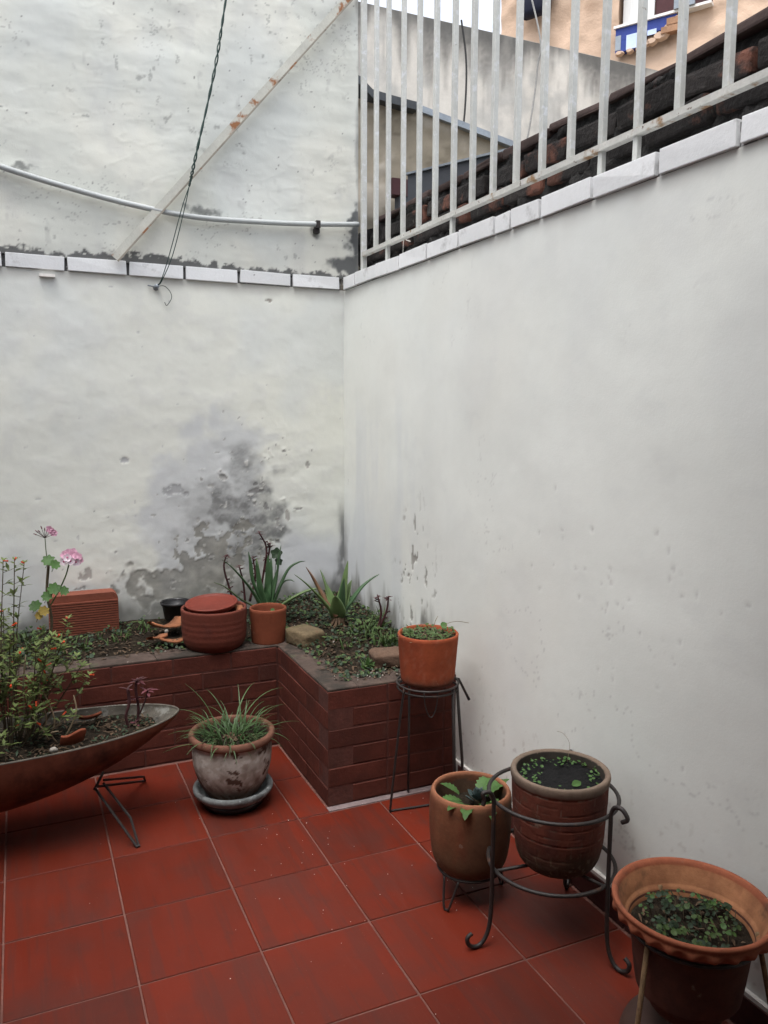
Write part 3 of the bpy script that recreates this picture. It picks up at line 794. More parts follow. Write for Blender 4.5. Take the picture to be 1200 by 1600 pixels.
# plaster edge lumps over the band
mb = MB()
for (u, z, r) in ((2.12, 5.99, .07), (2.22, 6.03, .09), (2.33, 6.10, .08), (2.42, 6.17, .07), (1.72, 5.945, .05), (1.85, 5.945, .045), (1.98, 5.94, .06), (2.05, 5.98, .06)):
    ps = [fpt(u + r * 1.2 * math.cos(a) * random.uniform(.8, 1.1), z + r * .7 * math.sin(a) * random.uniform(.8, 1.1), .05) for a in np.linspace(0, 2 * PI, 9)[:-1]]
    ps2 = [fpt(u + r * .8 * math.cos(a), z + r * .45 * math.sin(a), .11) for a in np.linspace(0, 2 * PI, 9)[:-1]]
    mb.add(ps + ps2, [(i, (i + 1) % 8, 8 + (i + 1) % 8, 8 + i) for i in range(8)] + [tuple(range(8, 16))])
mb.build('broken_plaster', bpy.data.materials['peach_core'], pb)
rotb = MB(); fbox(rotb, 2.24, 2.46, 6.03, 6.10, .02, .13); fbox(rotb, 2.30, 2.46, 6.115, 6.19, .02, .12); rotb.build('exposed_brick', M('exposed_brick_far', (.30, .17, .10), .9, .3, 9, .4, 20), pb)
fbox(MB(), 2.38, 2.62, 6.27, 6.42, .10, .13).build('broken_pane', MT['metal'], wf)
fbox(MB(), -.1, 6.1, 9.0, 9.12, -4.3, .25).build('roof', MT['roof'], pb)
hc = thing('hanging_bag', 'dark navy bag hanging on the peach house wall above the stained wall', 'bag', fpt(.6, 6.7, .15))
prf = []
for (z, wd, dp) in ((7.5, .245, .10), (7.2, .235, .11), (6.88, .225, .115), (6.71, .21, .11), (6.65, .17, .07)):
    prf.append([fpt(.60 + wd * math.cos(a), z + .012 * math.sin(3 * a), .16 + dp * math.sin(a)) for a in np.linspace(0, 2 * PI, 25)[:-1]])
mb = MB(); mb.add([p for r in prf for p in r], [(i * 24 + k, i * 24 + (k + 1) % 24, i * 24 + 24 + (k + 1) % 24, i * 24 + 24 + k) for i in range(4) for k in range(24)] + [tuple(range(96, 120)), tuple(range(23, -1, -1))])
mb.build('bag', MT['navy'], hc, True)
MB().tube([fpt(.6, 7.55, .16), fpt(.6, 7.9, .03)], .012, 6).build('cord', MT['greywire'], hc)

# ------------------------------------------------------------------ the house behind the camera and the left wall (unseen, sized to shade the patio)
lw = thing('unseen_side_wall', 'unseen plain white side wall closing the patio on its left, made tall to shade it', 'wall', (-1.8, -1.5, 0))
MB().box((-2.0, -4.2, -.05), (-1.8, WY, 5.0)).build('wall_core', MT['plain_white'], lw)
ho = thing('house', 'unseen white house at the back of the patio with a wooden door and a clay roof, sized to shade it', 'house', (0, -4.4, 0))
MB().box((-2.0, -4.4, -.05), (-.35, -4.2, 2.615)).box((.65, -4.4, -.05), (1.82, -4.2, 2.615)).box((-.35, -4.4, 2.1), (.65, -4.2, 2.615)).box((-2.0, -4.4, 2.745), (1.82, -4.2, 5.2)).build('wall', MT['plain_white'], ho)
MB().box((-.35, -4.36, 0), (.65, -4.30, 2.1)).build('door', MT['wood'], ho)
MB().box((-2.2, -8.0, 2.62), (2.0, -2.15, 2.74)).build('roof', MT['roof'], ho)  # overhang reaches forward to darken the near floor and lower right wall

# ------------------------------------------------------------------ brick planter
PX, PYF, PYS = 1.12, -.29, .352         # left face of the corner box, front of the corner box, front of the long run
PT = .462                               # top of the bricks
pl = thing('brick_planter', 'L-shaped raised planter of dark red painted brick under the back and right walls', 'planter', (.8, .3, 0))
CH = [.002, .074, .151, .228, .304, .380, .456]
# joint core, set back 6 mm from the brick faces
MB().box((-1.79, PYS + .0022, 0), (PX + .05, PYS + .105, .448)).box((PX + .0022, PYF + .0022, 0), (PX + .105, PYS + .106, .4475)).box((PX + .106, PYF + .0026, 0), (WX - .001, PYF + .105, .4485)).build('joint', MT['joint'], pl)


def course_bricks(axis, fixed, a, b, z0, z1, off, L=.25, dep=.10):
    e = a - off
    while e < b - .005:
        s, t_ = max(e, a), min(e + L, b)
        e += L
        ln = t_ - s
        if ln < .03: continue
        gp = .0032
        var_ = int(RNG.integers(0, 4))
        if axis == 'x': me = block_mesh(ln - 2 * gp, dep, z1 - z0 - .0062, MT['brick'], .0024, .0012, var_)
        else: me = block_mesh(dep, ln - 2 * gp, z1 - z0 - .0062, MT['brick'], .0024, .0012, var_)
        mid = (s + t_) / 2; j = RNG.uniform(-.0008, .0012)
        loc = (mid, fixed + dep / 2 + j, (z0 + z1) / 2) if axis == 'x' else (fixed + dep / 2 + j, mid, (z0 + z1) / 2)
        inst('brick', me, pl, loc, (0, RNG.uniform(-.003, .003) if axis == 'x' else 0, RNG.uniform(-.003, .003)))


for r_ in range(6):
    z0, z1 = CH[r_], CH[r_ + 1]
    alt = r_ % 2
    course_bricks('x', PYS, -1.78, PX - .002, z0, z1, .06 if alt else .185)
    if alt:
        course_bricks('x', PYF, PX, WX - .003, z0, z1, .0)
        course_bricks('y', PX, PYF + .102, PYS, z0, z1, .0)
    else:
        course_bricks('x', PYF, PX + .102, WX - .003, z0, z1, .10)
        course_bricks('y', PX, PYF, PYS, z0, z1, .0)
# top: painted edge course with a cement rim
rng_rim = [((-1.79, PYS + .003), (PX + .003, PYS + .125)), ((PX + .0035, PYF + .003), (PX + .125, PYS + .125)), ((PX + .1255, PYF + .003), (WX - .002, PYF + .13))]
for k, (a, b) in enumerate(rng_rim):
    lx, ly = b[0] - a[0], b[1] - a[1]
    along_x = lx > ly; n_ = max(1, round((lx if along_x else ly) / .26))
    for i in range(n_):
        if along_x: s = (lx / n_ - .001, ly, .012); loc = (a[0] + lx * (i + .5) / n_, (a[1] + b[1]) / 2, PT - .006)
        else: s = (lx, ly / n_ - .001, .012); loc = ((a[0] + b[0]) / 2, a[1] + ly * (i + .5) / n_, PT - .006)
        me = block_mesh(*s, MT['rim'], .003, .001, i % 3)
        inst('rim_block', me, pl, (loc[0], loc[1], loc[2] + RNG.uniform(-.0015, .0015)))


# soil in the planter
def soil_h(x, y):
    h = .455 + .0 * x
    h = h + np.clip((y - .45) / .5, 0, 1) * .035
    cx = np.clip((x - 1.15) / .35, 0, 1)
    h = h + cx * np.clip((y + .12) / .5, 0, 1) * .052
    h = h + (fbm(x * 9 + 40, y * 9 + 40, 130, 4) - .5) * .035
    return h


def soil_patch(x0, x1, y0, y1):
    xs = np.arange(x0, x1 + .001, .012); ys = np.arange(y0, y1 + .001, .012)
    A, B = np.meshgrid(xs, ys); H = soil_h(A, B)
    return grid_mesh(np.stack([A, B, H], -1))


s1 = link('soil', soil_patch(-1.0, WX, PYS + .105, WY), MT['soil'], pl, True); props(s1, kind='stuff')
s2 = link('soil', soil_patch(PX + .10, WX, PYF + .11, PYS + .11), MT['soil'], pl, True); props(s2, kind='stuff')


def SH(x, y): return float(soil_h(np.array([x]), np.array([y]))[0])


# ------------------------------------------------------------------ foliage helpers
def leaf_poly(mb, base, dirv, up, L, W, fold=.2, droop=.15, n=3):
    """a folded, drooping leaf: n segments along, two halves"""
    d = Vector(dirv).normalized(); u = Vector(up); u = (u - d * u.dot(d)); u = u.normalized() if u.length > 1e-4 else d.orthogonal().normalized()
    s = d.cross(u)
    b = Vector(base); vs = []; fs = []
    for i in range(n + 1):
        t = i / n
        wv = W * .5 * math.sin(PI * min(.08 + t * .92, 1.0)) ** .8 if i < n else 0.0
        p = b + d * (L * t) - u * (droop * L * t * t)
        vs += [p + s * wv + u * (fold * wv), p, p - s * wv + u * (fold * wv)]
    for i in range(n):
        k = i * 3; fs += [(k, k + 1, k + 4, k + 3), (k + 1, k + 2, k + 5, k + 4)]
    mb.add(vs, fs)


def round_leaf(mb, c, nrm, r, lobes=0, n=9, cup=.15):
    nrm = Vector(nrm).normalized(); a = nrm.orthogonal().normalized(); b = nrm.cross(a)
    ph = random.uniform(0, 6.28)
    vs = [Vector(c)]
    for k in range(n):
        th = 2 * PI * k / n + ph; rr = r * (1 + (.16 * math.cos(lobes * th) if lobes else random.uniform(-.12, .12)))
        vs.append(Vector(c) + (a * math.cos(th) + b * math.sin(th)) * rr + nrm * cup * r)
    mb.add(vs, [(0, 1 + k, 1 + (k + 1) % n) for k in range(n)])


def blade(mb, base, az, L, W, lean, curl, n=6, vcurve=.25):
    """a narrow arching blade"""
    o = Vector((math.cos(az), math.sin(az), 0)); z = Vector((0, 0, 1)); s = Vector((-o.y, o.x, 0))
    p = Vector(base); ang = lean; vs = []; fs = []
    for i in range(n + 1):
        t = i / n; wv = W * .5 * (1 - t ** 2.2) + .0004
        up_ = o * -math.cos(ang) + z * math.sin(ang)
        vs += [p + s * wv + up_ * wv * vcurve, p, p - s * wv + up_ * wv * vcurve]
        p = p + (o * math.sin(ang) + z * math.cos(ang)) * (L / n); ang += curl / n
    for i in range(n):
        k = i * 3; fs += [(k, k + 1, k + 4, k + 3), (k + 1, k + 2, k + 5, k + 4)]
    mb.add(vs, fs)


def fleshy_leaf(pts, w0, th0, n=14):
    """thick tapering aloe leaf along a curve with a channelled top"""
    C = spline(pts, 4); m_ = len(C); rows = []
    for i, p in enumerate(C):
        t = i / (m_ - 1)
        tv = (C[min(i + 1, m_ - 1)] - C[max(i - 1, 0)]).normalized()
        side = tv.cross(Vector((0, 0, 1)))
        side = side.normalized() if side.length > .05 else Vector((1, 0, 0))
        if i and side.dot(last) < 0: side = -side
        last = side
        nr = side.cross(tv).normalized()
        wv = w0 * .5 * (1 - t ** 1.5) * (.85 + .3 * min(t * 4, 1)) + .0012; hv = th0 * (1 - t) ** .8 + .0012
        row = []
        for k in range(n):
            a = 2 * PI * k / n; x = math.cos(a); y = math.sin(a)
            yy = y * hv if y < 0 else y * hv * .25 + abs(x) ** 2 * hv * .35 - hv * .1
            row.append(p + side * (x * wv) + nr * yy)
        rows.append(row)
    return grid_mesh(np.array([[tuple(q) for q in r] for r in rows]), wrap=True)


# ------------------------------------------------------------------ pots
def pot_profile(rb, rt, h, wall=.011, inner=.05, rim=.004):
    return dense([(0.001, 0), (rb - .008, 0), (rb, .008), (rt, h - rim), (rt - rim, h), (rt - wall + rim, h), (rt - wall, h - rim), (rt - wall - .004, h - inner), (0.001, h - inner + .001)], .010)


def soil_disc(parent, c, r, z, mat, amp=.008, seed=3, name='soil'):
    rr = np.linspace(0.001, r, 9); th = np.linspace(0, 2 * PI, 40, endpoint=False)
    R_, T_ = np.meshgrid(rr, th, indexing='ij')
    x = c[0] + R_ * np.cos(T_); y = c[1] + R_ * np.sin(T_)
    zz = z + (fbm(x * 30 + 90, y * 30 + 90, seed, 4) - .5) * 2 * amp
    return link(name, grid_mesh(np.stack([x, y, zz], -1), wrap=True), mat, parent, True)


def wobble(amp, seed):
    def f(P, th):
        c = P.mean(axis=(0, 1)); v = P[..., :2] - c[:2]
        k = 1 + amp * (fbm(np.cos(th)[None] * 2 + 9 + P[..., 2] * 6, np.sin(th)[None] * 2 + 9 + P[..., 2] * 3, seed, 3) - .5)
        P[..., :2] = c[:2] + v * k[..., None]; return P
    return f


# --- lidded wide terracotta pot on the planter edge
LC = (.862, .458, .456)
lp = thing('clay_pot', 'wide dark terracotta pot with a red lid sitting in its mouth, on the planter edge', 'pot', LC)


def ribbed(P, th):
    h = P[..., 2] - LC[2]; v = P[..., :2] - np.array(LC[:2])
    rr = np.hypot(v[..., 0], v[..., 1])
    k = np.where((rr > .1) & (h > .02) & (h < .15), 1 + .003 * np.sin(h * 2 * PI / .026), 1.0)
    P[..., :2] = np.array(LC[:2]) + v * k[..., None]; return P


lathe('body', dense(smooth_profile([(.001, 0), (.092, 0), (.118, .010), (.137, .042), (.142, .09)], 4) + [(.1435, .178), (.1415, .185), (.134, .185), (.131, .181), (.129, .15), (.001, .145)], .0045), MT['terra_dark'], lp, LC, 72, fn=ribbed)
ld = thing('pot_lid', 'round red clay lid resting tilted in the mouth of the wide terracotta pot', 'lid', (.856, .462, .63))
pr = smooth_profile([(.001, -.012), (.085, -.012), (.104, -.004), (.113, .010)], 3) + [(.115, .014), (.113, .0175), (.107, .0175), (.102, .013), (.097, .0105), (.001, .0105)]
Pq, th = lathe_pts(pr, 64, (0, 0, 0))
Rm = np.array(Matrix.Rotation(rad(-4), 3, 'Y') @ Matrix.Rotation(rad(5), 3, 'X'))
Pq = Pq @ Rm.T + np.array([.853, .462, .646])
link('disc', grid_mesh(Pq, wrap=True), MT['lid'], ld, True)
sh = thing('clay_shard', 'brown terracotta shard sticking out beside the red lid inside the wide pot', 'shard', (.945, .43, .62))
mb = MB(); A = np.linspace(-.35, .75, 7)
for r_, z_ in ((.092, .575), (.103, .597), (.128, .607), (.118, .590)): mb.v += [(.85 + r_ * math.cos(a - .1), .455 + r_ * math.sin(a - .5), z_ + .037 + .004 * math.sin(a * 9)) for a in A]
mb.f += [(i * 7 + k, i * 7 + k + 1, ((i + 1) % 4) * 7 + k + 1, ((i + 1) % 4) * 7 + k) for i in range(4) for k in range(6)]
mb.build('shard', MT['terra_pale'], sh, True)

# --- small terracotta pot
SCp = (1.104, .440, .452)
sp = thing('clay_pot', 'small plain terracotta pot with one tiny green leaf, on the inner corner of the planter', 'pot', SCp)
lathe('body', pot_profile(.075, .0835, .168, .009, .05), MT['terra'], sp, SCp, 56, fn=wobble(.02, 3))
soil_disc(sp, SCp, .074, SCp[2] + .122, MT['soil'], .005)
mb = MB(); round_leaf(mb, (1.114, .400, .612), (-.2, -.8, .5), .011); mb.tube([(1.116, .41, .57), (1.114, .401, .610)], .0012, 5); mb.build('seedling', MT['leaf_geran'], sp)

# --- black plastic pot by the wall
KC = (.762, .842, .505)
kp = thing('plastic_pot', 'small shiny black plastic pot on the soil against the stained back wall', 'pot', KC)
lathe('body', [(.001, 0), (.052, 0), (.055, .004), (.066, .070), (.072, .072), (.0735, .084), (.069, .086), (.065, .080), (.060, .035), (.001, .033)], MT['blackplastic'], kp, KC, 48)

# --- ribbed hollow clay block
HB = thing('hollow_block', 'ribbed red hollow clay building block standing in the planter behind the orange flowering bush', 'clay block', (.345, .86, .46))
hw, h0, h1 = .150, .452, .667
pts = []
for (cx, cz, a0) in ((hw - .03, h1 - .03, 0), (-hw + .03, h1 - .03, 90)):
    for k in range(5): pts.append((cx + .03 * math.cos(rad(a0 + 22.5 * k)), cz + .03 * math.sin(rad(a0 + 22.5 * k))))
nrib = 15
ribL = []; ribR = []
for k in range(nrib):
    z_ = h1 - .034 - (h1 - .034 - h0) * (k + .0) / nrib; zz = (h1 - .034 - h0) / nrib
    ribL += [(-hw, z_), (-hw, z_ - zz * .55), (-hw + .004, z_ - zz * .62), (-hw + .004, z_ - zz * .95)]
outline = pts + ribL + [(-hw, h0), (hw, h0)]
nO = len(outline)
mb = MB()
for yy in (.815, .905): mb.v += [(.345 + x, yy, z_) for x, z_ in outline]
mb.f += [(i, (i + 1) % nO, nO + (i + 1) % nO, nO + i) for i in range(nO)]
mb.f += [tuple(range(nO - 1, -1, -1)), tuple(range(nO, 2 * nO))]
mb.build('body', MT['block'], HB)
MB().box((.345 - hw + .004, .8118, h0 + .002), (.345 + hw - .003, .8148, h1 - .037)).build('groove_face', M('shaded_clay_groove', (.060, .022, .016), .95, .3, 14, .4, 60), HB)  # dark inset face paints the shade in the grooves between ribs
for k in range(16):
    z_ = h0 + .006 + k * (h1 - .036 - h0) / 16
    MB().box((.345 - hw + .004, .8065, z_), (.345 + hw - .003, .8155, z_ + .0070)).build('rib', MT['block'], HB)

# --- shards on the soil


def shard(name, label, c, r, arc, h, tilt, rotz, mat):
    t = thing(name, label, 'shard', c)
    A = np.linspace(-arc / 2, arc / 2, 13); rows = []
    for s_, rad_ in ((0, r), (1, r - .009)):
        for hz in (0, 1):
            rows.append([(rad_ * math.cos(a), rad_ * math.sin(a), (h * (.75 + .35 * math.sin(a * 3.1 + 1) + .12 * math.sin(a * 9)) if hz else -.01)) for a in A])
    rows = [rows[0], rows[1], rows[3], rows[2], rows[0]]
    Rm = Matrix.Rotation(rotz, 3, 'Z') @ Matrix.Rotation(tilt, 3, 'Y')
    arr = np.array([[tuple(Rm @ (Vector(q) - Vector((r, 0, 0))) + Vector(c)) for q in rw] for rw in rows])
    link('piece', grid_mesh(arr), mat, t, False); return t


shard('clay_shard', 'larger curved orange terracotta shard lying on the soil left of the wide pot', (.68, .70, .505), .10, 1.7, .10, rad(80), rad(-70), MT['terra_pale'])
shard('clay_shard', 'narrow flat terracotta shard leaning against the left side of the wide pot', (.695, .52, .485), .12, 1.1, .045, rad(85), rad(-100), MT['terra_pale'])
shard('clay_shard', 'small pale terracotta rim fragment in front of the larger curved shard', (.62, .56, .492), .09, .9, .05, rad(75), rad(-60), MT['terra_pale'])
t = thing('shell', 'small pale round shell on the orange terracotta shards', 'shell', (.675, .60, .50))
MB().tube([(.675, .60, .503), (.676, .597, .515), (.679, .594, .520)], [.009, .009, .004], 10).build('shell_body', MT['pebble'], t, True)

# --- stones
for (c, s, rz, rx, mt, lab) in (((1.245, .335, .492), (.130, .150, .075), .38, .04, 'stone', 'mossy brown brick lump on the planter rim near the inner corner'),
                                ((1.47, -.085, .487), (.16, .11, .065), -.18, .08, 'stone2', 'dark old brick piece with white flecks on the planter beside the orange pot')):
    t = thing('stone', lab, 'stone', (c[0], c[1], c[2] - s[2] / 2))
    bm = bmesh.new(); bmesh.ops.create_cube(bm, size=1)
    bmesh.ops.subdivide_edges(bm, edges=list(bm.edges), cuts=7, use_grid_fill=True)
    for v in bm.verts:
        p = v.co * 2; q = Vector([math.copysign(abs(a) ** .75, a) for a in p]); l8 = (abs(p.x) ** 7 + abs(p.y) ** 7 + abs(p.z) ** 7) ** (1 / 7)
        v.co = p / l8 * .5 if l8 else p
        nn = float(fbm(np.array([v.co.x * 4 + v.co.z * 3 + 20]), np.array([v.co.y * 4 - v.co.z * 2 + 20]), int(c[0] * 100), 3)[0]) - .5
        v.co *= 1 + nn * .22
        v.co = Vector((v.co.x * s[0], v.co.y * s[1], v.co.z * s[2]))
    bm.transform(Matrix.Translation(c) @ Matrix.Rotation(rz, 4, 'Z') @ Matrix.Rotation(rx, 4, 'X'))
    me = bpy.data.meshes.new('s'); bm.to_mesh(me); bm.free()
    link('body', me, MT[mt], t, True)

# ------------------------------------------------------------------ peeling grey pot in a saucer
AC = (.800, -.098)
ap = thing('cement_saucer', 'round grey cement saucer under the peeling white pot', 'saucer', (AC[0], AC[1] - .005, 0))
lathe('dish', smooth_profile([(.001, .030), (.10, .030), (.128, .036), (.146, .052), (.1525, .066), (.149, .076), (.139, .077), (.130, .068), (.122, .055), (.10, .048), (.001, .048)], 3), MT['saucer'], ap, (AC[0], AC[1] - .005, 0), 64, fn=wobble(.012, 5))
lathe('foot', [(.001, .0005), (.100, .0005), (.112, .004), (.113, .027), (.001, .031)], MT['blackplastic'], ap, (AC[0], AC[1] - .005, 0), 48)
pp_ = thing('peeling_pot', 'round clay pot with peeling white paint and a brown lip, holding grass-like leaves', 'pot', (AC[0], AC[1], .049))


def peel_col(P, th):
    h = P[..., 2]; T_ = np.broadcast_to(th, h.shape)
    n = fbm(np.cos(T_) * 4.4 + 9 + h * 16, np.sin(T_) * 4.4 + 9 - h * 26, 140, 6, .62); n2 = fbm(T_ * 7 + 4, h * 60, 141, 4)
    c = np.ones(h.shape + (3,)) * np.array([.36, .33, .295]); c = lerp(c, (.45, .43, .40), sstep(.45, .65, n2))
    c = lerp(c, (.21, .17, .14), sstep(.5, .75, fbm(T_ * 5 + 2, h * 30, 142, 4)) * .7)
    pe = sstep(.575, .585, n - (h - .13) * 1.5 * (h < .13) + (.05 * (h > .15) * -1))
    c = lerp(c, (.070, .038, .028), pe * .95)
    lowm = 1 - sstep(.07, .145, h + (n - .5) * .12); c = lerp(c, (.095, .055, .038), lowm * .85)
    v = P[..., :2] - np.array(AC); rr = np.hypot(v[..., 0], v[..., 1])
    rim = sstep(.258, .262, h + 0 * rr); c = lerp(c, (.135, .062, .042), rim)
    inside = (rr < .1385) & (h > .2); c = lerp(c, (.07, .045, .035), inside * .9 * (h < .285))
    return c


lathe('body', dense(smooth_profile([(.001, .050), (.088, .050), (.108, .065), (.132, .11), (.147, .165), (.151, .215), (.149, .250)], 6) + smooth_profile([(.150, .258), (.161, .263), (.1645, .274), (.161, .286), (.152, .290), (.143, .286), (.139, .272)], 4) + [(.136, .24), (.001, .236)], .004), MT['vcolpot'], pp_, (AC[0], AC[1], 0), 160, cfn=peel_col)
soil_disc(pp_, AC, .136, .252, MT['soil'], .008, 4)
mb = MB()
for _ in range(60):
    a = random.uniform(0, 6.28); r = random.uniform(0, .128); mb.tube([(AC[0] + r * math.cos(a), AC[1] + r * math.sin(a), .256), (AC[0] + r * math.cos(a) + random.uniform(-.012, .012), AC[1] + r * math.sin(a) + random.uniform(-.012, .012), .262)], random.uniform(.003, .006), 5)
props(mb.build('bark_bits', MT['litter'], pp_), kind='stuff')
spd = thing('spider_plant', 'tuft of long thin arching green blades growing in the peeling pot', 'plant', (AC[0], AC[1], .25))
mb = MB()
for _ in range(170):
    a = random.uniform(0, 6.28); r = .118 * math.sqrt(random.random()); az = a + random.uniform(-.9, .9)
    blade(mb, (AC[0] + r * math.cos(a), AC[1] + r * math.sin(a), .25), az, random.uniform(.05, .16), random.uniform(.003, .0055), random.uniform(.0, .8), random.uniform(.9, 2.6), 7)
props(mb.build('blades', MT['grass'], spd, True), kind='stuff')
for (az, L_, ln, cu, ox, oy) in ((2.9, .24, .15, 1.6, -.06, .0), (3.3, .20, .55, 1.3, -.08, -.02), (2.5, .26, .1, 1.0, -.05, .02), (3.05, .25, .02, .35, -.10, .0), (.35, .30, .25, 1.7, .03, .02), (.1, .24, .45, 1.3, .02, -.03), (5.6, .16, .9, 1.4, .08, -.02),
                                 (-1.6, .15, .8, 1.9, -.03, -.08), (2.0, .22, .2, 1.2, .0, .05), (.9, .27, .35, 1.4, .02, .05), (3.9, .17, .7, 1.4, -.09, -.05), (1.4, .20, .15, 1.0, .05, .06), (.0, .18, 1.0, .9, .10, .0), (2.7, .20, .4, 1.7, -.02, -.03), (4.3, .12, .6, 1.7, .0, -.07), (3.5, .19, 1.1, .7, -.10, -.02)):
    mb = MB(); blade(mb, (AC[0] + ox, AC[1] + oy, .25), az, L_, .0058, ln, cu, 10); mb.build('leaf', MT['grass'], spd, True)

# ------------------------------------------------------------------ orange pot on the tall wire stand
BC = (1.470, -.430)
ts = thing('tall_plant_stand', 'tall thin black wire plant stand with a floor runner, in front of the planter', 'plant stand', (BC[0], BC[1], 0))


def ring_pts(c, r, z, n=40): return [(c[0] + r * math.cos(2 * PI * k / n), c[1] + r * math.sin(2 * PI * k / n), z) for k in range(n + 1)]


MB().tube(ring_pts(BC, .116, .493), .0042, 6, False).build('ring', MT['iron'], ts, True)
MB().tube(ring_pts(BC, .113, .474), .0042, 6, False).build('ring', MT['iron'], ts, True)
lF = (BC[0] - .112, BC[1] - .03, .493)
MB().tube(spline([lF, (1.349, -.447, .38), (1.338, -.44, .25), (1.322, -.425, .03), (1.322, -.423, .006), (1.345, -.425, .005), (1.44, -.437, .005), (1.60, -.45, .005)], 5), .0045, 6).build('leg', MT['iron'], ts, True)
MB().tube([(BC[0] + .055, BC[1] - .098, .49), (1.545, -.51, .20), (1.560, -.505, .005)], .0065, 6).build('leg', MT['iron'], ts, True)
MB().tube([(BC[0] + .085, BC[1] - .075, .49), (1.60, -.475, .18), (1.615, -.46, .005)], .0060, 6).build('leg', MT['iron'], ts, True)
MB().tube([(BC[0] - .02, BC[1] + .115, .49), (1.452, -.312, .2), (1.45, -.314, .005)], .0045, 6).build('leg', MT['iron'], ts, True)
MB().tube([(1.585, -.425, .49), (1.60, -.44, .488), (1.638, -.455, .405)], .0055, 6).build('arm', MT['iron'], ts, True)
MB().tube(spline([(BC[0] - .065, BC[1] - .097, .49), (BC[0] - .060, BC[1] - .100, .44), (BC[0] - .045, BC[1] - .102, .40), (BC[0] - .030, BC[1] - .104, .40), (BC[0] - .018, BC[1] - .108, .44), (BC[0] - .016, BC[1] - .112, .49)], 5), .0022, 5).build('wire_loop', MT['iron'], ts, True)
MB().tube([(BC[0] - .113, BC[1], .493), (BC[0] + .113, BC[1], .493)], .004, 6).build('cross_bar', MT['iron'], ts)
bp = thing('orange_pot', 'smooth orange terracotta pot full of small weeds on the tall wire stand', 'pot', (BC[0], BC[1], .497))


def bpcol(P, th):
    h = P[..., 2] - .497; T_ = np.broadcast_to(th, h.shape)
    c = np.ones(h.shape + (3,)) * np.array([.25, .058, .024]); n = fbm(T_ * 2, h * 14, 150, 4)
    c = lerp(c, (.215, .048, .022), sstep(.45, .7, n) * .7)
    c = lerp(c, (.30, .13, .08), sstep(.62, .75, fbm(T_ * 9, h * 50, 151, 3)) * .25)
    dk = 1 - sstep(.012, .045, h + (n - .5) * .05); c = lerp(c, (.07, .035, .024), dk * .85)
    return c


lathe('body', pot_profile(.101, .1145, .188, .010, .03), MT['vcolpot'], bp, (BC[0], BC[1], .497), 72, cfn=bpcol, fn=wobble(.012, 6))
soil_disc(bp, BC, .104, .668, MT['soil'], .008, 6)
wd = thing('weed_patch', 'low mat of small green weeds and dry stalks in the orange pot', 'plant', (BC[0], BC[1], .668))
mb = MB()
for _ in range(260):
    a = random.uniform(0, 6.28); r = .098 * math.sqrt(random.random()); round_leaf(mb, (BC[0] + r * math.cos(a), BC[1] + r * math.sin(a), .672 + random.uniform(0, .022)), (random.uniform(-.6, .6), random.uniform(-.9, .3), 1), random.uniform(.003, .008), n=6)
props(mb.build('foliage', MT['leaf_mid'], wd), kind='stuff')
mb = MB()
for _ in range(60):
    a = random.uniform(0, 6.28); r = .095 * math.sqrt(random.random()); b_ = Vector((BC[0] + r * math.cos(a), BC[1] + r * math.sin(a), .668)); dd = Vector((random.uniform(-1, 1), random.uniform(-1, 1), random.uniform(.1, .6))).normalized()
    mb.tube([b_, b_ + dd * random.uniform(.02, .05)], .0009, 4)
mb.tube(spline([(1.50, -.45, .67), (1.53, -.46, .715), (1.57, -.47, .725), (1.62, -.475, .715)], 5), .001, 4)
mb.tube(spline([(1.485, -.44, .67), (1.492, -.44, .72), (1.505, -.44, .745)], 5), .001, 4)
props(mb.build('stalks', MT['twig'], wd), kind='stuff')
mb = MB(); round_leaf(mb, (1.523, -.455, .711), (-.3, -.8, .6), .013, n=9); mb.tube([(1.515, -.45, .67), (1.523, -.453, .71)], .0012, 5); mb.build('leaf', MT['leaf_geran'], wd)

# ------------------------------------------------------------------ low stand with the rounded brown pot
CC = (1.330, -.992)
ls = thing('low_plant_stand', 'low black hairpin wire stand under the round-shouldered brown pot', 'plant stand', (CC[0], CC[1], 0))
MB().tube(ring_pts(CC, .098, .098), .0045, 6, False).build('ring', MT['iron'], ls, True)
for k, a in enumerate((rad(205), rad(0), rad(100))):
    ra = CC[0] + .098 * math.cos(a - .28), CC[1] + .098 * math.sin(a - .28); rb_ = CC[0] + .098 * math.cos(a + .28), CC[1] + .098 * math.sin(a + .28)
    fx, fy = CC[0] + .118 * math.cos(a), CC[1] + .118 * math.sin(a)
    tx, ty = -math.sin(a) * .008, math.cos(a) * .008
    MB().tube(spline([(ra[0], ra[1], .098), (fx - tx * 1.4, fy - ty * 1.4, .018), (fx, fy, .004), (fx + tx * 1.4, fy + ty * 1.4, .018), (rb_[0], rb_[1], .098)], 5), .0038, 6).build('leg', MT['iron'], ls, True)
cp = thing('brown_pot', 'round-shouldered brown terracotta pot with leafy weeds on the low hairpin stand', 'pot', (CC[0], CC[1], .10))


def cpcol(P, th):
    h = P[..., 2] - .10; T_ = np.broadcast_to(th, h.shape)
    n = fbm(np.cos(T_) * 2 + 5, h * 5 + np.sin(T_) * 2, 160, 4)
    c = np.ones(h.shape + (3,)) * np.array([.150, .060, .031]); c = lerp(c, (.095, .050, .029), sstep(.42, .65, n) * .8)
    c = lerp(c, (.14, .042, .023), sstep(.5, .7, fbm(T_ * 3, h * 9, 161, 4)) * .5)
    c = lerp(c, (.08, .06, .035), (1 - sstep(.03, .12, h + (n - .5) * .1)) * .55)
    v = P[..., :2] - np.array(CC); rr = np.hypot(v[..., 0], v[..., 1])
    rim = sstep(.235, .247, h); c = lerp(c, (.25, .105, .058), rim * .9)
    c = lerp(c, (.07, .045, .03), ((rr < .1085) & (h > .1)) * .85)
    return c


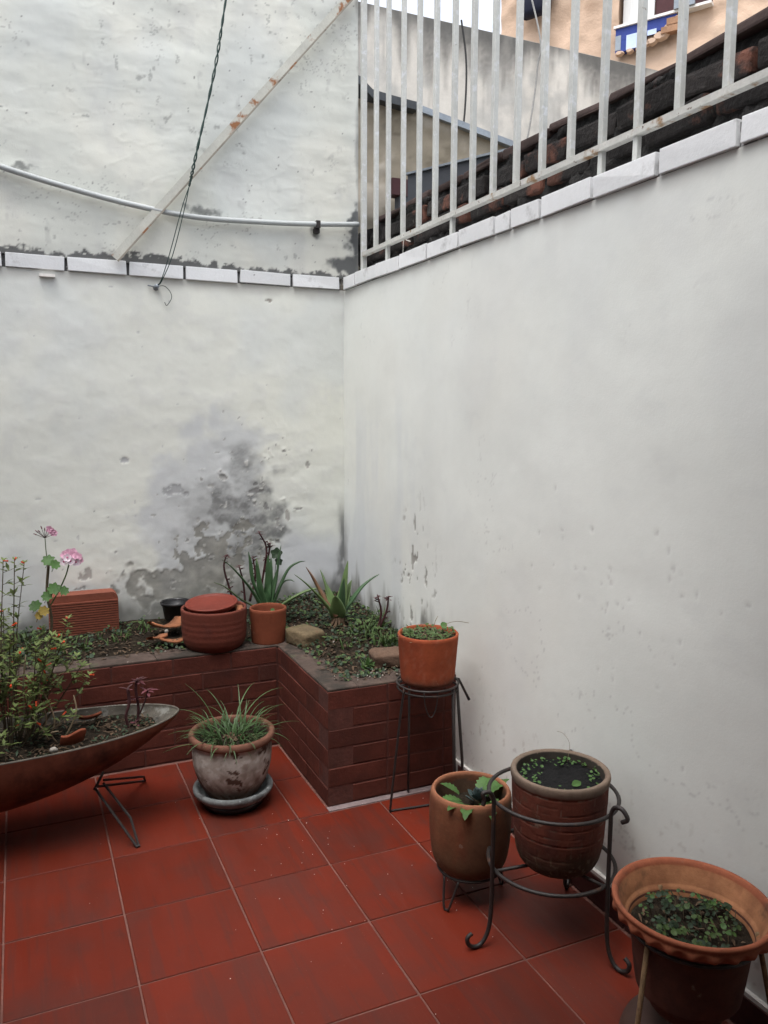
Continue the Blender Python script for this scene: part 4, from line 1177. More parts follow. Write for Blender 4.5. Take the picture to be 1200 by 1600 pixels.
lathe('body', dense(smooth_profile([(.001, 0), (.080, 0), (.100, .008), (.116, .04), (.1245, .10), (.1275, .17), (.1265, .225)], 5) + smooth_profile([(.124, .240), (.119, .250), (.113, .251), (.109, .245)], 3) + [(.107, .17), (.001, .165)], .006), MT['vcolpot'], cp, (CC[0], CC[1], .10), 80, cfn=cpcol, fn=wobble(.012, 7))
soil_disc(cp, CC, .107, .285, MT['soil'], .008, 7)
wc = thing('leafy_weed', 'broad serrated green weed leaves spilling over the rim of the brown pot', 'plant', (CC[0], CC[1], .285))


def weed_leaf(parent, base, az, L_, W_, lean, curl, mat):
    mb = MB(); o = Vector((math.cos(az), math.sin(az), 0)); s = Vector((-o.y, o.x, 0)); p = Vector(base); ang = lean; n = 12; vs = []; fs = []
    for i in range(n + 1):
        t = i / n; wv = W_ * .5 * math.sin(PI * (.1 + .9 * t)) * (1.12 if i % 2 else .78) + .0006
        up_ = -o * math.cos(ang) + Vector((0, 0, 1)) * math.sin(ang)
        vs += [p + s * wv + up_ * wv * .25, p, p - s * wv + up_ * wv * .25]
        p = p + (o * math.sin(ang) + Vector((0, 0, 1)) * math.cos(ang)) * (L_ / n); ang += curl / n
    for i in range(n): k = i * 3; fs += [(k, k + 1, k + 4, k + 3), (k + 1, k + 2, k + 5, k + 4)]
    mb.add(vs, fs); return mb.build('leaf', mat, parent, True)


for (az, L_, W_, ln, cu, ox, oy) in ((3.6, .13, .040, .5, 1.1, -.02, -.02), (4.05, .14, .038, .35, 1.8, -.02, -.03), (4.5, .13, .036, .5, 1.9, .01, -.03), (3.2, .10, .035, .6, .8, -.02, .0), (.1, .13, .038, .6, .6, .03, .0), (.5, .10, .034, .5, .6, .03, .02), (4.9, .08, .030, .3, 1.4, .02, -.03), (2.5, .08, .03, .4, .8, -.01, .03)):
    weed_leaf(wc, (CC[0] + ox * 1.5, CC[1] + oy * 1.5, .312), az, L_ * .85, W_ * 1.25, ln + .45, cu * .75, MT['leaf'])
sc = thing('succulent', 'blue-grey rosette succulent in the back of the brown pot', 'plant', (CC[0] + .03, CC[1] + .01, .29))
for k in range(18):
    a = k * 2.4; r = .008 + .0017 * k; el = 1.35 - k * .055
    b_ = Vector((CC[0] + .03 + r * .4 * math.cos(a), CC[1] + .005 + r * .4 * math.sin(a), .318 - .001 * k)); dvv = Vector((math.cos(a) * math.cos(el), math.sin(a) * math.cos(el), math.sin(el)))
    mb = MB(); leaf_poly(mb, b_, dvv, (-math.cos(a), -math.sin(a), 1), .016 + .0013 * k, .018 + .0006 * k, .35, -.25, 4); mb.build('leaf', MT['succ'], sc, True)
MB().tube([(CC[0] + .03, CC[1] + .005, .28), (CC[0] + .03, CC[1] + .005, .322)], [.012, .008], 8).build('stem', MT['stem'], sc, True)

# ------------------------------------------------------------------ wrought iron ring stand with the brick patterned pot
DC = (1.452, -1.243)
iro = thing('ring_stand', 'tall black wrought iron two-ring plant stand with curled feet by the right wall', 'plant stand', (DC[0], DC[1], 0))
RR = .182
MB().tube(ring_pts(DC, RR, .425, 56), .0058, 8, False).build('ring', MT['iron'], iro, True)
MB().tube(ring_pts(DC, RR - .002, .222, 56), .0058, 8, False).build('ring', MT['iron'], iro, True)
legA = (rad(176), rad(287), rad(40))
for a in legA:
    o = Vector((math.cos(a), math.sin(a), 0)); c0 = Vector((DC[0], DC[1], 0))

    def q(r, z): return c0 + o * r + Vector((0, 0, z))
    R1 = RR + .008
    top = [q(R1 + .050 if a < 5 and a > 4 else R1 + .034, .425), q(R1 + .050, .440) if a > 4 else q(R1 + .03, .440), q(R1 + .034, .460), q(R1 + .012, .458), q(R1 + .001, .435)]
    mid = [q(R1, .40), q(R1, .22), q(R1 + .002, .10)]
    bot = [q(R1 + .010, .045), q(R1 + .028, .014), q(R1 + .050, .0065), q(R1 + .070, .018), q(R1 + .074, .038), q(R1 + .060, .050)]
    MB().tube(spline(top + mid + bot, 6), .0062, 8).build('leg', MT['iron'], iro, True)
    MB().tube([q(RR, .222), q(0, .216)], .0052, 6).build('cross_bar', MT['iron'], iro, True)
dp = thing('brick_patterned_pot', 'clay pot scored with small brick courses, dark wet soil inside, held in the ring stand', 'pot', (DC[0] + .008, DC[1] - .012, .224))
DPC = (1.460, -1.262, .224)


def dcourse(P, th):
    h = P[..., 2] - DPC[2]; return h


def dfn(P, th):
    h = P[..., 2] - DPC[2]; v = P[..., :2] - np.array(DPC[:2]); rr = np.hypot(v[..., 0], v[..., 1]); T_ = np.broadcast_to(th, h.shape)
    hw_ = h + .003 * (fbm(T_ * 3, h * 10, 170, 2) - .5)
    row = np.floor(hw_ / .0225); fz = np.abs(hw_ / .0225 - row - .5)
    u = T_ / (2 * PI) * 13 + (row % 2) * .5; fu = np.abs(u - np.floor(u) - .5)
    gz = sstep(.44, .49, fz); gu = sstep(.483, .495, fu) * .7
    gro = np.maximum(gz, gu) * (h < .250) * (h > .02) * (rr > .1)
    dfn.g = gro
    k = 1 - gro * .016 + (fbm(T_ * 8, h * 40, 171, 3) - .5) * .012
    P[..., :2] = np.array(DPC[:2]) + v * k[..., None]; return P


def dcol(P, th):
    h = P[..., 2] - DPC[2]; T_ = np.broadcast_to(th, h.shape); v = P[..., :2] - np.array(DPC[:2]); rr = np.hypot(v[..., 0], v[..., 1])
    n = fbm(T_ * 3, h * 14, 172, 4)
    c = np.ones(h.shape + (3,)) * np.array([.115, .034, .022]); c = lerp(c, (.075, .027, .021), sstep(.4, .7, n) * .8)
    c = lerp(c, (.20, .165, .13), dfn.g * sstep(.44, .66, fbm(T_ * 6, h * 30, 173, 3)) * .75)
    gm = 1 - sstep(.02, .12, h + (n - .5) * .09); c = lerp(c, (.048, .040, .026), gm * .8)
    c = lerp(c, (.20, .17, .12), gm * sstep(.63, .72, fbm(T_ * 14, h * 80, 174, 3)) * .5)
    rim = sstep(.250, .258, h + (n - .5) * .006); c = lerp(c, (.165, .130, .100), rim * .85)
    c = lerp(c, (.03, .028, .024), ((rr < .1225) & (h > .15)) * .9)
    return c


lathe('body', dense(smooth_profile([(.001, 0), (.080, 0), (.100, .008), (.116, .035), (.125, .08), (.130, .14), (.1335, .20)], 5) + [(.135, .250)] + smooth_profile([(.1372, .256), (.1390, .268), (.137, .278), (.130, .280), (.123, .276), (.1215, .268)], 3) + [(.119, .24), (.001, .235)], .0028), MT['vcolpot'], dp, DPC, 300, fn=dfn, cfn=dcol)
soil_disc(dp, DPC, .119, .224 + .252, MT['wetsoil'], .006, 8)
sw = thing('seedlings', 'tiny round green seedlings around the dark soil of the brick patterned pot', 'plant', (DPC[0], DPC[1], .475))
mb = MB()
for _ in range(130):
    a = random.uniform(0, 6.28); r = .117 * (1 - abs(random.gauss(0, .22))); r = max(r, .02)
    if -2.4 < (a if a < PI else a - 2 * PI) < -.9 and random.random() < .6: continue
    round_leaf(mb, (DPC[0] + r * math.cos(a), DPC[1] + r * math.sin(a), .480 + random.uniform(0, .012)), (random.uniform(-.5, .5), random.uniform(-.7, .3), 1), random.uniform(.002, .006), n=6)
props(mb.build('foliage', MT['leaf'], sw), kind='stuff')
mb = MB(); leaf_poly(mb, (1.455, -1.325, .482), (1, .1, .15), (0, -.5, 1), .034, .022, .2, .1, 4); mb.build('leaf', MT['leaf'], sw)
mb = MB(); mb.tube(spline([(1.54, -1.19, .48), (1.55, -1.185, .53), (1.535, -1.175, .56), (1.515, -1.17, .57)], 5), .0006, 4); mb.build('stalk', MT['twig'], sw)

# ------------------------------------------------------------------ large flared pot at the lower right
EC = (1.455, -1.765)
es = thing('rod_stand', 'rusty three-legged iron rod stand under the large flared terracotta pot', 'plant stand', (EC[0], EC[1], 0))
MB().tube(ring_pts(EC, .1425, .343, 48), .005, 8, False).build('ring', MT['iron'], es, True)
for (a, f) in ((rad(186), .165), (rad(318), .185), (rad(75), .155)):
    MB().tube([(EC[0] + .140 * math.cos(a), EC[1] + .140 * math.sin(a), .352), (EC[0] + (f - .004) * math.cos(a), EC[1] + (f - .004) * math.sin(a), .16), (EC[0] + f * math.cos(a), EC[1] + f * math.sin(a), .002)], .0058, 8).build('leg', MT['rusty'], es, True)
ep = thing('flared_pot', 'large flared terracotta pot with a wavy pinched rim at the lower right by the wall', 'pot', (EC[0], EC[1], .16))


def efn(P, th):
    h = P[..., 2]; v = P[..., :2] - np.array(EC); rr = np.hypot(v[..., 0], v[..., 1])
    lipm = np.exp(-((h - .376) / .010) ** 2) * (np.arange(P.shape[0])[:, None] < ecol_rim)
    wv = np.cos(th * 24)[None]
    k = 1 + lipm * wv * .020
    P[..., :2] = np.array(EC) + v * k[..., None]; P[..., 2] += lipm * wv * -.004
    return P


def ecol(P, th):
    h = P[..., 2]; T_ = np.broadcast_to(th, h.shape); v = P[..., :2] - np.array(EC); rr = np.hypot(v[..., 0], v[..., 1])
    n = fbm(T_ * 3, h * 20, 180, 4)
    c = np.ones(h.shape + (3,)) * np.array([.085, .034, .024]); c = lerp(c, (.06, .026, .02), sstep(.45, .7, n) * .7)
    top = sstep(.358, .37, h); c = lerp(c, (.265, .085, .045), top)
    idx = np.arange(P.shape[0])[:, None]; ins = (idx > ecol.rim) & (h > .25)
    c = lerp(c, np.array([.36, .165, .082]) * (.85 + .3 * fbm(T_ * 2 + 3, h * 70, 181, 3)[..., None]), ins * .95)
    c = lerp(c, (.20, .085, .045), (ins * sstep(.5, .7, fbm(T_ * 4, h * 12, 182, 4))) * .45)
    return c


def _e(): pass


epr_out = dense(smooth_profile([(.001, .142), (.070, .142), (.082, .147), (.088, .158), (.092, .172), (.112, .188), (.118, .21), (.126, .27), (.132, .325)], 5) + [(.136, .342), (.150, .356), (.163, .366)] + smooth_profile([(.1705, .374), (.174, .383), (.1715, .392)], 3), .004)
epr_in = dense([(.1745, .396), (.1765, .401), (.174, .406), (.168, .406), (.162, .400), (.150, .372), (.143, .352), (.139, .349), (.134, .335), (.131, .322), (.001, .312)], .004)
ecol.rim = len(epr_out) + 6; ecol_rim = len(epr_out) - 2
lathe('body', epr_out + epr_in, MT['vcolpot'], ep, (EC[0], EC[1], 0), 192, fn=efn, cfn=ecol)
soil_disc(ep, EC, .131, .333, MT['soil'], .010, 9)
cl = thing('clover_patch', 'small dark and bright green clover-like leaves growing in the large flared pot', 'plant', (EC[0], EC[1], .333))
for mt_, nn, zz in (('leaf_dark', 62, .0), ('leaf_mid', 34, .004), ('leaf', 8, .014)):
    mb = MB()
    for _ in range(nn):
        a = random.uniform(0, 6.28); r = .118 * math.sqrt(random.random()); x, y = EC[0] + r * math.cos(a), EC[1] + r * math.sin(a)
        hump = .022 * math.exp(-((x - EC[0] - .0) ** 2 + (y - EC[1]) ** 2) / .006)
        c = Vector((x, y, .342 + zz + random.uniform(0, .02) + hump * random.uniform(.3, 1)))
        for k in range(3):
            an = 2.1 * k + a; round_leaf(mb, c + Vector((math.cos(an), math.sin(an), 0)) * .007, (math.cos(an) * .6 + random.uniform(-.6, .6), math.sin(an) * .6 - .3, 1), random.uniform(.003, .0075), n=7)
    props(mb.build('foliage', MT[mt_], cl), kind='stuff')
mb = MB()
for _ in range(46):
    a = random.uniform(0, 6.28); r = .11 * math.sqrt(random.random()); b_ = Vector((EC[0] + r * math.cos(a), EC[1] + r * math.sin(a), .332)); mb.tube([b_, b_ + Vector((random.uniform(-.02, .02), random.uniform(-.02, .02), random.uniform(.012, .035)))], .0009, 4)
props(mb.build('stalks', MT['stem'], cl), kind='stuff')
mb = MB()
for _ in range(60):
    a = random.uniform(0, 6.28); r = .12 * math.sqrt(random.random()); a2_ = random.uniform(0, 6.28); leaf_poly(mb, (EC[0] + r * math.cos(a), EC[1] + r * math.sin(a), .340), (math.cos(a2_), math.sin(a2_), random.uniform(-.1, .4)), (0, 0, 1), random.uniform(.010, .024), random.uniform(.004, .009), .3, .3, 2)
props(mb.build('dead_leaves', MT['litter'], cl), kind='stuff')
up_ = thing('upturned_bowl', 'smooth dull brown clay bowl turned over on the floor under the large flared pot', 'bowl', (1.455, -1.735, 0))
lathe('body', smooth_profile([(.128, .001), (.130, .006), (.122, .05), (.10, .085), (.06, .098), (.001, .10)], 5), M('dull_brown_clay', (.065, .034, .026), .7, .15, 7, .1, 60), up_, (1.455, -1.735, 0), 56)

# ------------------------------------------------------------------ boat shaped metal planter on the left
BO = thing('boat_planter', 'long boat-shaped red-brown metal planter on wire legs, grey inside, at the left', 'planter', (-.15, -.08, .15))
XC, HL, YC = -.18, .788, -.078


def boat_row(s, inner=0.0):
    """cross-section at s in [-1,1]: from near rim round the keel to the far rim"""
    w_ = (.212 - inner) * (1 - abs(s) ** 3.2) ** .6
    zr = .372 + .022 * abs(s) ** 2.2
    dep = (.238 - inner) * (1 - abs(s) ** 2.15) ** .95
    A = np.linspace(0, PI, 25)
    y = YC - w_ * np.sign(np.cos(A)) * np.abs(np.cos(A)) ** .85
    z = zr - dep * np.sin(A) ** .9
    x = np.full(A.shape, XC + s * (HL - inner * 1.2))
    return np.stack([x, y, z], -1)


ss = np.sin(np.linspace(-PI / 2, PI / 2, 61)); ss[0] = -1; ss[-1] = 1
out = np.array([boat_row(s) for s in ss]); inn = np.array([boat_row(s, .008) for s in ss])
link('hull', grid_mesh(out), MT['boat'], BO, True)
link('lining', grid_mesh(inn[:, ::-1]), MT['boat_in'], BO, True)
for side in (0, -1): MB().tube([tuple(p + np.array([0, 0, .001])) for p in (out[:, side] + inn[:, side]) / 2], .0042, 6).build('rim', MT['boat_in'], BO, True)
# soil
rows = []
for s in np.linspace(-.97, .90, 60):
    r = boat_row(s, .010); y0, y1 = r[0, 1], r[-1, 1]; yy = np.linspace(y0, y1, 16); x = r[0, 0]
    edge = (1 - np.abs(np.linspace(-1, 1, 16)) ** 3)
    zz = .338 + .012 * edge + (fbm(np.full(16, x * 14 + 60), yy * 14 + 60, 190, 4) - .5) * .045 + .020 * abs(s) ** 4
    rows.append(np.stack([np.full(16, x), yy, zz], -1))
props(link('soil', grid_mesh(np.array(rows)[:, ::-1]), MT['soil'], BO, True), kind='stuff')
MB().tube([(.296, -.140, .172), (.414, -.293, .005)], .0048, 6).tube([(.326, -.118, .176), (.404, -.225, .078), (.420, -.290, .006)], .0048, 6).tube([(.411, -.294, .005), (.424, -.290, .005)], .0055, 6).build('leg', MT['iron'], BO)
MB().tube([(.300, -.120, .168), (.505, .205, .006)], .0048, 6).tube([(.330, -.09, .174), (.50, .15, .05), (.512, .203, .006)], .0044, 6).build('leg', MT['iron'], BO)
MB().tube([(.295, -.135, .166), (.335, -.02, .172)], .005, 6).build('cross_bar', MT['iron'], BO)
MB().tube(spline([(-.66, -.135, .168), (-.71, -.215, .09), (-.77, -.292, .006), (-.775, -.290, .008), (-.77, -.255, .07), (-.70, -.125, .170)], 5), .0052, 6).build('leg', MT['iron'], BO, True)
MB().tube(spline([(-.65, -.03, .165), (-.70, .05, .09), (-.77, .14, .006), (-.775, .14, .008), (-.77, .10, .07), (-.70, -.04, .170)], 5), .005, 6).build('leg', MT['iron'], BO, True)


# ------------------------------------------------------------------ plants in the boat planter
def shrub(name, label, stems, group, seed, flowers=True, lsz=(.024, .042)):
    r = random.Random(seed)
    t = thing(name, label, 'plant', stems[0][0][0], group)
    sm = MB(); lv = MB(); spots = []
    for pts, rr, dens, st in stems:
        C = spline(pts, 8); n = len(C)
        sm.tube(C, [rr * (1 - .6 * i / n) for i in range(n)], 5); dens = dens * 1.75
        Ln = sum((C[i + 1] - C[i]).length for i in range(n - 1)); k = int(Ln / dens)
        for j in range(k):
            f = (j + r.random()) / k
            if f < st: continue
            i = min(int(f * (n - 1)), n - 2); p = C[i]; tv = (C[i + 1] - C[i]).normalized(); a = r.uniform(0, 6.28)
            # short side twig with opposite leaves
            o = Vector((math.cos(a), math.sin(a), r.uniform(.0, .7))).normalized()
            tl = r.uniform(.01, .06) * (1.1 - .5 * f); q_ = p + o * tl
            sm.tube([p, q_], .0011, 4)
            for m_ in range(r.randint(3, 6)):
                b = p + (q_ - p) * r.uniform(.25, 1); aa = r.uniform(0, 6.28)
                dd = (o * .5 + tv * .3 + Vector((math.cos(aa), math.sin(aa), r.uniform(-.3, .5)))).normalized()
                leaf_poly(lv, b, dd, (r.uniform(-.3, .3), r.uniform(-.3, .3), 1), r.uniform(*lsz), r.uniform(.009, .0145), .2, .2, 2)
            if flowers and r.random() < .09: spots.append((q_, (o + Vector((r.uniform(-.5, .5), r.uniform(-.8, .2), r.uniform(-.5, .3)))).normalized()))
        # leafy tip
        p = C[-1]
        for m_ in range(7):
            aa = m_ * 2.4; dd = Vector((math.cos(aa) * .8, math.sin(aa) * .8, .6)); leaf_poly(lv, p - Vector((0, 0, .012 * (m_ % 3))), dd, (0, 0, 1), r.uniform(*lsz) * .75, .009, .2, .2, 2)
        if flowers and r.random() < .6: spots.append((p, Vector((r.uniform(-.7, .7), -.5, r.uniform(-.1, .5))).normalized()))
    sm.build('stems', MT['stem'], t, True); props(lv.build('foliage', MT['leaf_bush'], t), kind='stuff')
    return t, spots


flower_mb = MB().tube([(0, 0, 0), (0, 0, .006), (0, 0, .017), (0, 0, .021)], [.0018, .0032, .0030, .0040], 6)
flower_me = flower_mb.mesh('flower'); flower_me.materials.append(MT['orange'])


def add_flowers(t, spots):
    for p, dvec in spots:
        q_ = dvec.to_track_quat('Z', 'Y').to_euler(); inst('flower', flower_me, t, p, q_, (.95, .95, .95))


Bz = .345
st1 = []
rr_ = random.Random(4)
for (bx, by, tx, ty, tz, rad_, dens, st) in ((.02, -.06, .04, -.02, .990, .0035, .022, .35), (.05, -.04, .075, .00, .985, .0035, .024, .30), (.06, -.02, .105, .02, .97, .003, .03, .35), (.10, -.05, .27, -.12, .62, .0035, .014, .30), (.09, -.05, .235, -.06, .775, .003, .015, .35),
                                             (.08, -.08, .18, -.13, .74, .0035, .014, .3), (.04, -.09, .08, -.15, .70, .0035, .014, .25), (.00, -.08, .01, -.16, .66, .004, .013, .25), (.02, -.12, .055, -.20, .53, .003, .014, .2), (.06, -.12, .12, -.20, .50, .003, .016, .3), (-.03, -.05, -.04, -.08, .80, .004, .014, .3),
                                             (.09, -.02, .15, .05, .72, .003, .017, .35), (.12, -.06, .30, -.05, .56, .003, .018, .4), (.01, -.04, .03, .04, .80, .003, .017, .35), (.10, -.09, .235, -.17, .47, .0025, .02, .35), (-.02, -.15, .01, -.24, .45, .003, .014, .1), (.11, -.03, .20, -.01, .70, .0025, .018, .4),
                                             (.03, -.02, .0, .0, .86, .003, .02, .3), (.06, -.05, .13, -.13, .71, .003, .012, .45), (.07, -.06, .21, -.10, .70, .003, .012, .5), (.03, -.07, .05, -.10, .75, .003, .012, .45), (.02, -.07, -.01, -.12, .70, .003, .012, .4), (.08, -.04, .165, -.04, .66, .003, .013, .45), (.05, -.08, .10, -.17, .61, .003, .012, .45), (.10, -.06, .255, -.14, .66, .0025, .013, .5)):
    mid = ((bx * .55 + tx * .45) + rr_.uniform(-.02, .02), (by * .55 + ty * .45) + rr_.uniform(-.02, .02), Bz + (tz - Bz) * .5)
    st1.append(([(bx, by, Bz), mid, (tx, ty, tz)], rad_, dens, st))
t, sp_ = shrub('firecracker_bush', 'leafy bush dotted with small orange-red tube flowers in the boat planter', st1, None, 21)
add_flowers(t, sp_)
mb = MB()
for pts in ([(.085, -.06, .35), (.08, -.05, .52), (.095, -.045, .66)], [(.125, -.08, .38), (.15, -.10, .44), (.12, -.08, .55)], [(.16, -.10, .37), (.175, -.11, .44), (.135, -.09, .56)], [(.155, -.13, .37), (.13, -.12, .42), (.10, -.10, .46)], [(.21, -.14, .38), (.245, -.14, .46), (.24, -.13, .52)], [(.18, -.14, .36), (.16, -.15, .40), (.185, -.16, .41)]):
    mb.tube(spline(pts, 5), [.003, ] * (len(spline(pts, 5)) - 1) + [.0012], 5)
mb.build('bare_twigs', MT['twig'], t, True)

ge = thing('geranium', 'tall geranium with pink flower heads and scalloped bright leaves rising from the boat planter', 'plant', (.10, .02, .345))
MB().tube(spline([(.10, .02, .345), (.135, .04, .55), (.185, .07, .72), (.175, .08, .84), (.185, .09, .945)], 8), [.005] * 33, 6).build('stem', MT['stem'], ge, True)
MB().tube(spline([(.185, .09, .935), (.180, .095, .985), (.178, .10, 1.045)], 6), .0016, 5).build('stem', MT['leaf_mid'], ge, True)
MB().tube(spline([(.185, .07, .80), (.215, .075, .85), (.24, .08, .90), (.255, .085, .945)], 6), .0026, 6).build('stem', MT['leaf_mid'], ge, True)
for (c, nrm, r, mt_) in (((.185, .07, .963), (-.1, -.75, .7), .022, 'leaf_geran'), ((.205, .055, .95), (.3, -.8, .5), .018, 'leaf_geran'), ((.198, .04, .865), (.1, -.85, .5), .022, 'leaf_geran'), ((.23, .04, .855), (.3, -.8, .6), .018, 'leaf_geran'), ((.175, .04, .84), (-.3, -.8, .5), .019, 'leaf_geran'), ((.135, .05, .805), (-.3, -.6, .6), .022, 'leaf'), ((.16, .03, .79), (.2, -.8, .4), .018, 'leaf_yellow'), ((.145, .03, .775), (-.2, -.8, .3), .014, 'leaf_yellow')):
    mb = MB(); round_leaf(mb, c, nrm, r, 7, 28, .22); mb.tube([c, (c[0] - .01, c[1] + .03, c[2] - .03)], .0012, 5); mb.build('leaf', MT[mt_], ge, True)


def petal(mb, c, dvec, nrm, L_, W_):
    d_ = Vector(dvec).normalized(); n_ = Vector(nrm); n_ = (n_ - d_ * n_.dot(d_)).normalized(); s = d_.cross(n_); vs = [Vector(c)]
    for k in range(9):
        a = -1.9 + 3.8 * k / 8; vs.append(Vector(c) + d_ * (L_ * (.55 + .45 * math.cos(a))) + s * (W_ * .5 * math.sin(a)) + n_ * (.08 * L_))
    mb.add(vs, [(0, k, k + 1) for k in range(1, 9)])


H = thing('geranium_bloom', 'round pale pink and rose geranium flower head above the clay block', 'flower', (.255, .085, .965)); H_ = Vector((.262, .085, .968))
fl_i = 0
for (dx, dz, dy, mt_) in ((-.016, .004, -.028, 'palepink'), (-.030, -.012, -.02, 'palepink'), (-.004, -.010, -.03, 'palepink'), (.014, .010, -.02, 'pink'), (.026, .004, -.012, 'pink'), (-.012, .022, -.012, 'pink'), (.008, .024, -.010, 'pink'), (.032, -.012, -.008, 'pink'), (-.026, .014, -.014, 'pink'), (.018, -.018, -.02, 'palepink'), (.0, .012, -.022, 'pink')):
    c = H_ + Vector((dx, dy, dz)) * .85; fc = Vector((dx * 8, -.7, dz * 9 + .15)).normalized(); a0 = fc.orthogonal().normalized(); b0 = fc.cross(a0)
    mb = MB()
    for k in range(5):
        an = 2 * PI * k / 5 + fl_i; petal(mb, c, a0 * math.cos(an) + b0 * math.sin(an) + fc * .25, fc, .016, .0145)
    f_ = mb.build('floret', MT[mt_], H)
    if mt_ == 'palepink': MB().tube([c + fc * .0015, c + fc * .0035], [.0035, .001], 6).build('floret_eye', MT['magenta'], H)
    fl_i += 1
sm = MB()
for k in range(11): an = k * .57; sm.tube([(.255, .09, .945), H_ + Vector((.025 * math.cos(an), -.008, .02 * math.sin(an)))], .0009, 4)
sm.build('stalks', MT['leaf_mid'], H)
H2 = thing('geranium_bloom', 'half-open pink geranium head highest of all on a thin stalk', 'flower', (.178, .10, 1.045))
sm = MB(); bd = MB()
for k in range(9):
    an = -1.2 + 2.4 * k / 8; e = Vector((.178 + .030 * math.sin(an), .10 - .008 * (k % 3), 1.048 + .030 * math.cos(an) * (.8 + .2 * (k % 2))))
    sm.tube([(.178, .10, 1.043), e], .0011, 4)
    if k < 5: bd.tube([e, e + (e - Vector((.178, .10, 1.043))) * .35], [.0025, .0012], 6)
sm.build('stalks', MT['purple'], H2); bd.build('buds', MT['pinkpurple'], H2)
for (dx, dz) in ((.022, .022), (.014, .030), (.030, .014)):
    mb = MB(); c = Vector((.178 + dx, .095, 1.046 + dz))
    for k in range(5): an = 2 * PI * k / 5; petal(mb, c, (math.cos(an) + .3, -.3, math.sin(an)), (.2, -.9, .4), .014, .012)
    mb.build('floret', MT['pink'], H2)

dk = thing('purple_plant', 'small dark wine-red leaved plant at the right end of the boat planter', 'plant', (.44, -.08, .355))
sm = MB()
sm.tube(spline([(.425, -.09, .35), (.415, -.09, .40), (.428, -.09, .45), (.425, -.088, .505)], 6), .0055, 6); sm.tube(spline([(.455, -.07, .35), (.462, -.07, .42), (.455, -.07, .49), (.462, -.07, .53)], 6), .0050, 6); sm.tube(spline([(.465, -.08, .40), (.485, -.085, .45), (.495, -.09, .49)], 6), .003, 6)
sm.build('stems', MT['purple'], dk, True)
r = random.Random(9)
for (cx, cy, cz, n_) in ((.462, -.07, .525, 12), (.495, -.09, .490, 8), (.425, -.088, .505, 4), (.455, -.075, .46, 5), (.45, -.08, .37, 5)):
    for k in range(n_):
        a = k * 2.4 + cz; dd = Vector((math.cos(a), math.sin(a), r.uniform(-.1, .8))); mb = MB(); leaf_poly(mb, (cx, cy, cz - .004 * (k % 4)), dd, (0, 0, 1), r.uniform(.026, .042), r.uniform(.009, .013), .25, .15, 3); mb.build('leaf', MT['pinkpurple'] if r.random() < .65 else MT['purple'], dk, True)

# litter, shards and pebbles in the boat
mb = MB(); mbl = MB()
r = random.Random(31)
for _ in range(650):
    s = r.uniform(-.2, .88); x = XC + s * HL; hw_ = .19 * (1 - abs(s) ** 2.6) ** .75; y = YC + r.uniform(-1, 1) * hw_ * .95
    z = .350 + r.uniform(-.002, .018); a = r.uniform(0, 6.28)
    (leaf_poly(mb, (x, y, z), (math.cos(a), math.sin(a), r.uniform(-.2, .5)), (0, 0, 1), r.uniform(.012, .03), r.uniform(.005, .011), .3, .3, 2) if r.random() < .8 else mb.tube([(x, y, z), (x + .03 * math.cos(a), y + .03 * math.sin(a), z + .004)], .0012, 4))
for _ in range(330):
    s = r.uniform(-.2, .9); x = XC + s * HL; hw_ = .19 * (1 - abs(s) ** 2.6) ** .75; y = YC + r.uniform(-1, 1) * hw_ * .95; a = r.uniform(0, 6.28)
    leaf_poly(mbl, (x, y, .350 + r.uniform(.0, .025)), (math.cos(a), math.sin(a), r.uniform(.1, .9)), (0, 0, 1), r.uniform(.012, .028), r.uniform(.005, .011), .2, .2, 2)
t = mb.build('leaf_litter', MT['litter']); props(t, 'dry brown leaf litter on the soil of the boat planter', 'leaf litter', kind='stuff')
t = mbl.build('ground_weeds', MT['leaf_dark']); props(t, 'low dark green weeds over the soil of the boat planter', 'weeds', kind='stuff')
shard('clay_shard', 'flat red-brown clay shard leaning on the near rim of the boat planter', (.225, -.225, .385), .11, .75, .055, rad(40), rad(-80), MT['terra'])
shard('clay_shard', 'half buried red clay shard in the middle of the boat planter soil', (.30, .02, .37), .10, .8, .03, rad(60), rad(-80), MT['terra'])
t = thing('pebble', 'pale pebble on the soil near the rim of the boat planter', 'pebble', (.165, -.235, .372))
MB().tube([(.153, -.235, .372), (.158, -.235, .375), (.166, -.237, .378), (.174, -.237, .374), (.178, -.236, .370)], [.003, .009, .010, .007, .002], 8).build('body', MT['pebble'], t, True)

